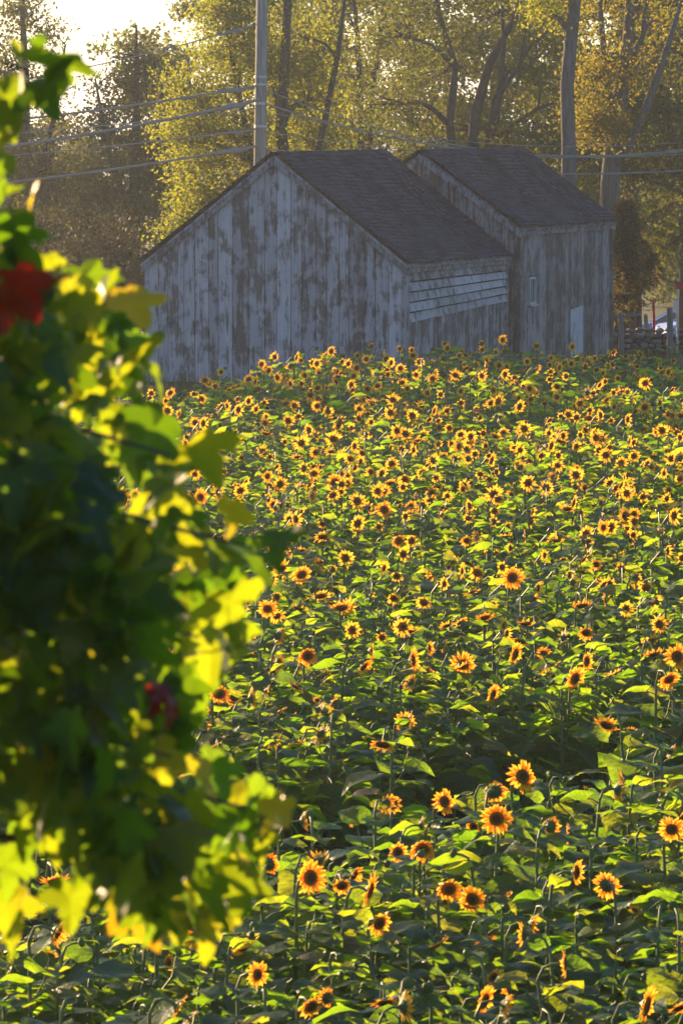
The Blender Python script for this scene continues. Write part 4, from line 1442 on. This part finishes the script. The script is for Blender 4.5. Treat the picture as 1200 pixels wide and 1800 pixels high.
# distinct heads seen in the photograph: x, y, kind, facing (degrees, 0 = to the camera, + = to the picture right), label
KEYS = [
    (918, 1362, 'open', 25, 'large copper-orange sunflower head standing highest in front of the dark gap'),
    (868, 1388, 'half', 160, 'sunflower head turned away, tucked left of the large copper head'),
    (712, 1267, 'open', 5, 'small round yellow sunflower alone above the dark gap'),
    (672, 1306, 'droop', -20, 'nodding yellow sunflower left of the dark gap, below the small round one'),
    (832, 1450, 'open', 10, 'small round orange sunflower below left of the large copper head'),
    (545, 1540, 'open', 30, 'wide golden sunflower beside the lower maple leaf tips'),
    (650, 1562, 'open', 75, 'sunflower in profile with hooked stem, right of the wide golden one'),
    (1180, 1455, 'open', 15, 'orange sunflower at the right picture edge in the near block'),
    (1085, 1385, 'half', 120, 'backlit sunflower seen from behind near the right picture edge'),
    (1065, 1272, 'droop', -40, 'drooping yellow sunflower hanging over the dark gap on the right'),
    (992, 1690, 'open', 80, 'sunflower in sharp profile near the bottom right'),
    (1135, 1765, 'open', 70, 'sunflower in profile in the bottom right corner'),
    (313, 1765, 'open', 80, 'sunflower in profile at the bottom edge, left of the middle'),
    (740, 1497, 'bud', 20, 'dark green bud below the small round orange sunflower'),
    (1020, 1610, 'bud', 10, 'dark green bud above the profile sunflower near the bottom right'),
    (1012, 1530, 'half', 60, 'half-open sunflower facing up in the right near block'),
    (95, 1545, 'droop', 20, 'shaded yellow sunflower nodding in the dark lower left'),
    (100, 1635, 'half', 70, 'orange backlit sunflower low at the left edge'),
    (300, 1612, 'half', 30, 'backlit orange sunflower under the hanging maple leaves'),
    (430, 1660, 'droop', 60, 'dark-faced sunflower with orange rim under the lowest maple leaves'),
    (295, 1690, 'half', 50, 'small copper sunflower low between the maple leaves and bottom edge'),
    (600, 1066, 'droop', 5, 'broad sunflower with a drooping fringe right of the maple leaves'),
    (852, 1083, 'droop', 5, 'dark-centred sunflower in the middle of the field, above the bare stems'),
    (1030, 1110, 'droop', -5, 'broad dark-centred sunflower right of the middle of the field'),
    (725, 1158, 'open', 70, 'sunflower in profile below the field centre'),
    (955, 1146, 'open', -10, 'small sunflower between the two dark-centred ones'),
    (1022, 1062, 'droop', 15, 'sunflower just above the broad dark-centred one on the right'),
    (385, 1217, 'half', 20, 'pale orange sunflower right beside the red maple leaves'),
    (540, 1150, 'half', 10, 'sunflower with upturned petals right of the maple leaf mass'),
    (1190, 1152, 'open', 15, 'large sunflower half cut by the right picture edge'),
    (1175, 1192, 'droop', 25, 'drooping sunflower just under the one cut by the edge'),
    (470, 1068, 'open', 15, 'orange sunflower close to the maple leaf tips at mid height'),
    (530, 1008, 'open', 20, 'tall orange sunflower just right of the long maple leaf'),
    (820, 948, 'open', 0, 'round dark-centred sunflower well above the field centre'),
    (900, 1013, 'open', 10, 'round sunflower right of the field centre'),
    (1047, 990, 'droop', 0, 'dark-centred sunflower in the right half of the field'),
    (1060, 925, 'open', 40, 'half-turned sunflower in the upper right of the field'),
    (588, 846, 'open', 5, 'bright round sunflower in the upper left of the open field'),
    (675, 894, 'open', 0, 'bright round sunflower left of a close pair'),
    (722, 888, 'open', 5, 'right-hand head of a close pair in the upper field'),
    (728, 972, 'bud', 10, 'dark green bud in the upper middle of the field'),
    (780, 800, 'open', 10, 'small round sunflower in the far middle rows'),
    (480, 885, 'open', 20, 'sunflower right of the yellow maple leaf tip'),
    (470, 835, 'open', 10, 'sunflower above the yellow maple leaf tip'),
    (595, 745, 'open', 35, 'half-turned sunflower in the far rows below the limewashed barn'),
    (700, 948, 'half', 20, 'half-open sunflower left of the round dark-centred one'),
    (825, 885, 'bud', 0, 'green bud in the upper right middle of the field'),
    (875, 876, 'open', 10, 'round sunflower above the field centre on the right'),
    (325, 878, 'open', 25, 'sunflower beside the single lit maple leaf'),
    (352, 872, 'open', 30, 'second sunflower of the pair beside the single lit maple leaf'),
]

GAP_A, GAP_B = 47.6, 1.45           # the bare strip runs diagonally


def gap_dist(x, y):
    return (y - (GAP_A + GAP_B * x)) / math.sqrt(1 + GAP_B ** 2)


def far_edge(x):
    return 116.5 + min(0, 4.0 * (x + 0.4)) - (1.5 if x > 5 else 0)


plants = []     # dict: x, y, rz, scale, kind, vi, key label or None
for (px, py, kind, fa, lab) in KEYS:
    vi = random.randrange(len(VAR[kind]))
    v = VAR[kind][vi]
    s = .80 if lab.startswith('small') else 1.10 if py > 1000 and kind != 'bud' else 1.0
    rz = -math.pi / 2 + math.radians(fa)
    p = on_canopy(px, py, v.head_off.z * s)
    off = Matrix.Rotation(rz, 3, 'Z') @ v.head_off
    plants.append(dict(x=p.x - off.x * s, y=p.y - off.y * s, rz=rz, s=s, kind=kind, vi=vi, lab=lab, px=px, py=py))
key_xy = np.array([(p['x'], p['y']) for p in plants])

rowdir = np.array([1.0, GAP_B]); rowdir /= np.linalg.norm(rowdir)
rown = np.array([-rowdir[1], rowdir[0]])
SP_ROW, SP_IN = 0.67, 0.47
rs = random.Random(77)
for i in range(-260, 260):
    for j in range(-260, 400):
        x, y = np.array([0, 75.0]) + rown * (i * SP_ROW) + rowdir * (j * SP_IN)
        if y < 33.5 or y > 119:
            continue
        hw = 600 / F * y
        if abs(x) > hw + 1.6:
            continue
        x += rs.gauss(0, .09); y += rs.gauss(0, .09)
        if y > far_edge(x):
            continue
        g = gap_dist(x, y)
        low = -0.3 < g < 3.1
        if low and rs.random() < .55:
            continue
        if np.min(np.abs(key_xy - (x, y)).sum(1)) < .30:
            continue
        if rs.random() < .06:
            continue
        far = y > 62
        u = rs.random()
        if low:
            kind = 'leafy'
        elif y < 50:
            kind = 'open' if u < .06 else 'droop' if u < .18 else 'half' if u < .32 else 'bud' if u < .62 else 'leafy'
        elif y < 75:
            kind = 'open' if u < .13 else 'droop' if u < .29 else 'half' if u < .43 else 'bud' if u < .67 else 'leafy'
        else:
            kind = 'open' if u < .34 else 'droop' if u < .48 else 'half' if u < .60 else 'bud' if u < .76 else 'leafy'
        # heads look away from the sun: to the camera and to the right
        mean = 60 if y < 60 else 38 if y < 80 else 20
        fa = rs.gauss(mean, 52 if y < 80 else 40)
        if kind in ('half', 'bud') and rs.random() < .3:
            fa += 140
        s = rs.uniform(.84, 1.08) * (0.42 if low else 1.0)
        plants.append(dict(x=float(x), y=float(y), rz=-math.pi / 2 + math.radians(fa), s=s, kind=kind, vi=rs.randrange(len(VAR[kind])), lab=None, fa=fa, low=low))

for p in plants:
    p['z'] = gz(p['x'], p['y'])
    v = VAR[p['kind']][p['vi']]
    hd = Matrix.Rotation(p['rz'], 3, 'Z') @ v.head_off * p['s']
    p['hpx'], p['hpy'] = px_of((p['x'] + hd.x, p['y'] + hd.y, p['z'] + hd.z))
    p['seen'] = -5 < p['hpx'] < 1205 and p['hpy'] < 1815 and not (p['hpx'] < 190 and p['hpy'] < 1420)
inframe = [p for p in plants if p['lab']] + sorted([p for p in plants if not p['lab'] and p['seen']], key=lambda p: p['y'])
near = inframe[:300]
near_ids = {id(p) for p in near}
rest = [p for p in plants if id(p) not in near_ids]

KIND_WORD = {'open': 'open sunflower', 'droop': 'nodding sunflower', 'bud': 'budded sunflower', 'half': 'half-open sunflower', 'leafy': 'leafy headless sunflower'}
MARKS = [(918, 1362, 'the large copper head'), (712, 1267, 'the small round yellow head'), (545, 1540, 'the wide golden head'), (992, 1690, 'the sharp profile head'),
         (740, 1497, 'the dark bud by the small orange head'), (1085, 1385, 'the backlit head near the right edge'), (313, 1765, 'the profile head at the bottom edge'),
         (95, 1545, 'the shaded nodding head'), (1180, 1455, 'the orange head at the right edge'), (430, 1660, 'the dark orange-rimmed head'), (650, 1562, 'the hooked profile head'),
         (1020, 1610, 'the dark bud near the bottom right'), (1135, 1765, 'the profile head in the corner'), (1065, 1272, 'the head drooping over the gap'), (672, 1306, 'the nodding head left of the gap')]
ORD = ['nearest', 'second', 'third', 'fourth', 'fifth', 'sixth', 'seventh', 'eighth', 'ninth', 'tenth', 'eleventh', 'twelfth'] + ['%dth' % k for k in range(13, 60)]
cells = {}
for p in near:
    if p['lab']:
        continue
    m = min(MARKS, key=lambda q: (q[0] - p['hpx']) ** 2 + (q[1] - p['hpy']) ** 2)
    dx, dy = p['hpx'] - m[0], p['hpy'] - m[1]
    dirw = ('right' if dx > 0 else 'left') if abs(dx) > 2 * abs(dy) else ('below' if dy > 0 else 'above') if abs(dy) > 2 * abs(dx) else ('lower ' if dy > 0 else 'upper ') + ('right' if dx > 0 else 'left')
    cells.setdefault((p['kind'], m[2], dirw), []).append((dx * dx + dy * dy, id(p), p))
for (kd, mk, dirw), lst in cells.items():
    for k, (_, _, p) in enumerate(sorted(lst, key=lambda a: a[0])):
        where = {'left': 'left of', 'right': 'right of', 'above': 'above', 'below': 'below'}.get(dirw, dirw + ' of')
        p['lab'] = '%s, %s %s %s' % (KIND_WORD[kd], ORD[k], where, mk)

GROUP = 'sunflowers in the near rows of the field'
for p in near:
    v = VAR[p['kind']][p['vi']]
    root = empty('sunflower', (p['x'], p['y'], p['z'] - .02), p['rz'])
    root.scale = (p['s'],) * 3
    tag(root, p['lab'], 'sunflower', GROUP)
    place('stem', me_stem[p['kind']][p['vi']], root)
    for (M, k) in v.leaves:
        place('leaf', me_leaf[k], root, M)
    for (M, pet) in v.heads:
        if v.kind == 'leafy':
            continue
        if pet is None:
            place('bud', me_bud, root, M)
        else:
            h = place('flower_head', me_back, root, M)
            place('petals', me_pet[pet], h)
            place('disc', me_disc, h)

# the rest of the field: too many to count
soup = Soup()
acc = {}


def put(key, M):
    acc.setdefault(key, []).append(np.array(M))


for p in rest:
    v = VAR[p['kind']][p['vi']]
    R = Matrix.Translation((p['x'], p['y'], p['z'] - .02)) @ Matrix.Rotation(p['rz'], 4, 'Z') @ Matrix.Scale(p['s'], 4)
    fine = p['y'] < 60
    put(('stem', p['kind'], p['vi'], fine), R)
    lv = v.leaves if p['y'] < 80 else v.leaves[3:]
    for (M, k) in lv:
        put(('leaf', k % 5 if not fine else k, fine), R @ M)
    for (M, pet) in v.heads:
        if v.kind == 'leafy':
            continue
        if pet is None:
            put(('bud', fine), R @ M)
        else:
            put(('back', fine), R @ M); put(('pet', pet, fine), R @ M); put(('disc', fine), R @ M)
# material slots: 0 leaf, 1 stem, 2 petal, 3 disc, 4 ring, 5 sepal
for key, Ms in acc.items():
    fine = key[-1]
    if key[0] == 'stem':
        soup.add(VAR[key[1]][key[2]].stem_mesh(not fine).arrays(), Ms, 1)
    elif key[0] == 'leaf':
        soup.add((LEAF_N if fine else LEAF_F)[key[1]].arrays(), Ms, 0)
    elif key[0] == 'bud':
        soup.add((BUD_N if fine else BUD_F).arrays(), Ms, 5)
    elif key[0] == 'back':
        soup.add((BACK_N if fine else BACK_F).arrays(), Ms, 5)
    elif key[0] == 'pet':
        soup.add((PET_N if fine else PET_F)[key[1]].arrays(), Ms, 2)
    elif key[0] == 'disc':
        soup.add((DISC_N if fine else DISC_F).arrays(), Ms, 3)
fo = soup.build('sunflower_field', [M_sfleaf, M_stem, M_petal, M_disc, M_discring, M_sepal])
tag(fo, 'mass of yellow sunflowers filling the field up to the barns', 'sunflower field', kind='stuff')
print('plants', len(plants), 'near', len(near), 'field faces', len(fo.data.polygons))

# ------------------------------------------------------------------ foreground maple
def maple_leaf(seed, m):
    """five-lobed leaf in the xy plane, stalk at the origin, tip along +x, about 1 long"""
    r = random.Random(seed)
    half = [(0.0, 0.0), (-.10, .16), (-.02, .34), (.10, .40), (.17, .34), (.26, .52), (.36, .60), (.50, .66), (.50, .50), (.60, .46), (.54, .32), (.52, .20), (.66, .26), (.74, .18), (.86, .14), (1.0, 0.0)]
    pts = []
    for (x, y) in half:
        pts.append((x + r.uniform(-.02, .02), y * r.uniform(.92, 1.08)))
    other = [(x + r.uniform(-.02, .02), -y * r.uniform(.92, 1.08)) for (x, y) in half[1:-1]][::-1]
    outl = pts + other
    fold = r.uniform(.05, .35); droop = r.uniform(.1, .5); wv = r.uniform(0, 6)
    def z(x, y):
        return fold * abs(y) - droop * x * x - .25 * droop * y * y + .05 * math.sin(7 * x + wv) * math.cos(6 * y)
    vs = [(.30, 0, z(.30, 0)), (.6, 0, z(.6, 0))] + [(x, y, z(x, y)) for x, y in outl]
    n = len(outl)
    fs = []
    for k in range(n):
        a, b_ = 2 + k, 2 + (k + 1) % n
        xm = (outl[k][0] + outl[(k + 1) % n][0]) / 2
        ym = abs(outl[k][1] + outl[(k + 1) % n][1]) / 2
        hub = 1 if (xm > .56 and ym < .32) else 0
        fs.append((hub, a, b_))
    fs += [(0, 1, 2 + 11), (0, 1, 2 + n - 11)]
    b = MB(); b.add(vs, fs, 0)
    b.tube([(0, 0, 0), (-.25, .02, .05), (-.5, .0, .02)], [.012, .010, .010], n=4, cap=False, m=1)
    return b.mesh('leaf', [m, M_bark], smooth=False), b


MAPLE = [maple_leaf(900 + k, M_maple) for k in range(8)]
MAPLE_Y = [maple_leaf(920 + k, M_maple_y)[0] for k in range(2)]
MAPLE_R = [maple_leaf(930 + k, M_maple_r)[0] for k in range(2)]

# right-hand outline of the leaf mass in the photograph: (y, x)
EDGE = [(-80, 120), (60, 60), (120, 150), (185, 60), (230, 15), (330, 30), (345, 70), (380, 20), (440, 60), (470, 110), (520, 240), (600, 240), (690, 235), (740, 250), (770, 270), (850, 310), (890, 320), (930, 420), (980, 455), (1040, 440), (1100, 400),
        (1180, 410), (1230, 320), (1300, 340), (1360, 390), (1420, 480), (1470, 460), (1540, 450), (1600, 430), (1640, 300), (1680, 60), (1720, -60)]
DT = 14.2
tb0 = Vector((-2.35, 13.3, gz(-2.35, 13.3)))
maple = empty('maple_tree', tb0)
tag(maple, 'blurred maple tree with lit green and red leaves hanging into the left foreground', 'tree')


def edge_x(py):
    for (a, b_) in zip(EDGE, EDGE[1:]):
        if a[0] <= py <= b_[0]:
            t_ = (py - a[0]) / (b_[0] - a[0])
            return a[1] + (b_[1] - a[1]) * t_
    return -100


rm = random.Random(55)
leaves = []       # (matrix, variant, colour, px)


def add_leaf(px, py, D, size, col_='g', face=None):
    p = P(px, py, D)
    # leaf hangs: tip points down and outward
    yaw = rm.uniform(0, 6.28) if face is None else face
    pitch = rm.uniform(.1, 1.25)
    roll = rm.gauss(0, .55)
    R = Matrix.Rotation(yaw, 4, 'Z') @ Matrix.Rotation(pitch, 4, 'Y') @ Matrix.Rotation(roll, 4, 'X')
    M = Matrix.Translation(p - tb0) @ R @ Matrix.Scale(size, 4) @ Matrix.Translation((-.4, 0, 0))
    leaves.append((M, rm.randrange(8), col_, px))


# hand-placed leaves that make the outline
for (px, py, sz, c, D) in [(40, 130, .17, 'g', 13.6), (75, 150, .15, 'g', 13.5), (-8, 215, .12, 'g', 13.6), (2, 255, .13, 'g', 13.6), (-6, 300, .13, 'g', 13.5), (8, 335, .10, 'g', 13.6), (0, 385, .13, 'g', 13.6), (32, 440, .13, 'g', 13.5), (5, 455, .15, 'g', 13.6), (70, 465, .10, 'g', 13.7), (105, 105, .16, 'g', 13.5), (65, 72, .05, 'g', 13.6), (10, 175, .14, 'g', 13.7), (55, 340, .085, 'y', 13.9), (25, 415, .13, 'g', 13.5), (45, 500, .12, 'r', 13.4), (95, 490, .08, 'r', 13.5), (15, 530, .11, 'r', 13.5),
                           (175, 520, .15, 'g', 13.9), (235, 530, .14, 'y', 14.0), (150, 570, .16, 'g', 13.8), (240, 620, .17, 'g', 13.8), (265, 650, .12, 'g', 13.9), (350, 790, .17, 'g', 13.9), (265, 760, .14, 'g', 13.8), (290, 850, .15, 'g', 13.9),
                           (410, 900, .10, 'y', 14.0), (440, 980, .16, 'g', 13.9), (490, 950, .12, 'g', 13.9), (380, 960, .15, 'g', 13.8), (400, 1060, .17, 'g', 13.8), (400, 1130, .15, 'g', 13.9), (330, 1150, .16, 'g', 13.7), (280, 1225, .075, 'r', 13.8), (305, 1250, .07, 'r', 13.9),
                           (255, 1330, .16, 'g', 13.7), (360, 1370, .13, 'g', 13.9), (430, 1430, .15, 'g', 13.9), (480, 1430, .12, 'y', 14.0), (470, 1480, .09, 'g', 14.0), (370, 1580, .17, 'g', 13.8), (420, 1560, .13, 'g', 13.9), (265, 1590, .10, 'g', 13.9),
                           (240, 1390, .11, 'g', 13.7), (100, 1440, .10, 'y', 14.1), (200, 1480, .08, 'y', 14.0), (15, 1600, .13, 'g', 13.8), (20, 1640, .12, 'g', 13.7), (40, 1560, .10, 'g', 14), (30, 1370, .12, 'g', 13.8), (145, 1000, .13, 'g', 13.6), (180, 1110, .13, 'g', 13.6), (60, 1120, .15, 'g', 13.6)]:
    add_leaf(px, py, D + .45 if c != 'r' else 12.8, sz * 1.15, c)
sun_yaw = math.radians(-53)
for k in range(95):
    py = rm.uniform(490, 1640)
    ex = edge_x(py)
    px = ex + rm.uniform(-115, 0)
    p = P(px, py, rm.uniform(14.55, 15.0))
    R = Matrix.Rotation(sun_yaw + rm.gauss(0, .7), 4, 'Z') @ Matrix.Rotation(rm.uniform(.6, 1.4), 4, 'Y') @ Matrix.Rotation(rm.gauss(0, .5), 4, 'X')
    leaves.append((Matrix.Translation(p - tb0) @ R @ Matrix.Scale(rm.uniform(.10, .175), 4) @ Matrix.Translation((-.4, 0, 0)), rm.randrange(8), 'g', px))
while len(leaves) < 460:
    py = rm.uniform(-60, 1640)
    ex = edge_x(py)
    lo = -60
    if 1400 < py:
        lo = -60 if rm.random() < .12 else 60 + (py - 1400) * 0.75
    px = rm.uniform(lo, ex - 110)
    if ex - 110 <= lo:
        continue
    if py < 60 or (py < 480 and px > (-40 if py < 190 else -12)):
        continue
    depth = rm.uniform(-.55, .75) * (0.35 + .65 * min(1, (ex - px) / 200))
    add_leaf(px, py, DT + depth - .1, rm.uniform(.10, .17), 'y' if rm.random() < .03 else 'g')
# leaves outside the frame and deep inside form one mass
order = sorted(range(len(leaves)), key=lambda i: -(leaves[i][3] > -20) * 1000 + i)
msoup = Soup()
groups = {}
for rank, i in enumerate(order):
    M, vi, c, px = leaves[i]
    if rank < 296:
        me = MAPLE[vi][0] if c == 'g' else MAPLE_Y[vi % 2] if c == 'y' else MAPLE_R[vi % 2]
        place('leaf', me, maple, M)
    else:
        groups.setdefault(vi, []).append(np.array(M))
for k in range(1500):
    # crown beyond the left picture edge
    q = Vector((rm.gauss(-2.1, .5), rm.gauss(13.2, .5), rm.uniform(5.3, 9.2)))
    if px_of(q)[0] > -70:
        continue
    R = Matrix.Rotation(rm.uniform(0, 6.28), 4, 'Z') @ Matrix.Rotation(rm.uniform(.1, 1.25), 4, 'Y') @ Matrix.Rotation(rm.gauss(0, .5), 4, 'X')
    groups.setdefault(rm.randrange(8), []).append(np.array(Matrix.Translation(q - tb0) @ R @ Matrix.Scale(rm.uniform(.11, .18), 4)))
for k in range(480):
    # shaded interior of the bough
    py = rm.uniform(520, 1560)
    px = rm.uniform(-120, edge_x(py) - 170)
    if py > 1400 and px < 60 + (py - 1400) * .9:
        continue
    q = P(px, py, rm.uniform(12.9, 13.8))
    R = Matrix.Rotation(rm.uniform(0, 6.28), 4, 'Z') @ Matrix.Rotation(rm.uniform(.1, 1.25), 4, 'Y') @ Matrix.Rotation(rm.gauss(0, .5), 4, 'X')
    groups.setdefault(rm.randrange(8), []).append(np.array(Matrix.Translation(q - tb0) @ R @ Matrix.Scale(rm.uniform(.11, .18), 4)))
for vi, Ms in groups.items():
    msoup.add(MAPLE[vi][1].arrays(), Ms)
mo = msoup.build('leaf_mass', [M_maple, M_bark], maple)
mo['kind'] = 'stuff'
# trunk and boughs
tbm = MB()
tbm.tube([(0, 0, -.4), (.03, 0, 1.5), (-.05, 0, 3.5), (0.05, 0, 5.6)], [.12, .10, .08, .03], n=10)
for (px, py, D) in [(120, 560, 14.2), (300, 800, 14.2), (430, 960, 14.0), (350, 1120, 14.1), (300, 1330, 14.1), (430, 1420, 14.0), (340, 1540, 14.1), (60, 420, 14.0), (60, 130, 13.9), (150, 900, 14.4), (130, 1250, 14.3), (230, 1440, 14.2)]:
    e = P(px, py, D) - tb0
    st = Vector((0, 0, min(max(e.z + .15, 1.2), 5.2)))
    m1 = st.lerp(e, .45) + Vector((0, 0, .12))
    m2 = st.lerp(e, .8) + Vector((0, 0, .09))
    tbm.tube([st, m1, m2, e], [.028, .018, .010, .004], n=6)
tbm.build('trunk', M_bark, maple, smooth=True)

# ------------------------------------------------------------------ haze
hz = MB()
hz.box((-2600, -420, -5.6), (2600, 3100, 19.5))
m = bpy.data.materials.new('haze')
m.use_nodes = True
nt = m.node_tree
nt.nodes.remove(nt.nodes['Principled BSDF'])
pv = nt.nodes.new('ShaderNodeVolumePrincipled')
pv.inputs['Color'].default_value = (0.82, 0.89, 1.0, 1)
pv.inputs['Density'].default_value = 0.00027
pv.inputs['Density Attribute'].default_value = ''
pv.inputs['Anisotropy'].default_value = 0.8
nt.links.new(pv.outputs[0], nt.nodes['Material Output'].inputs['Volume'])
ho = hz.build('haze', m)
tag(ho, 'thin golden evening haze hanging over the field', 'haze', kind='stuff')
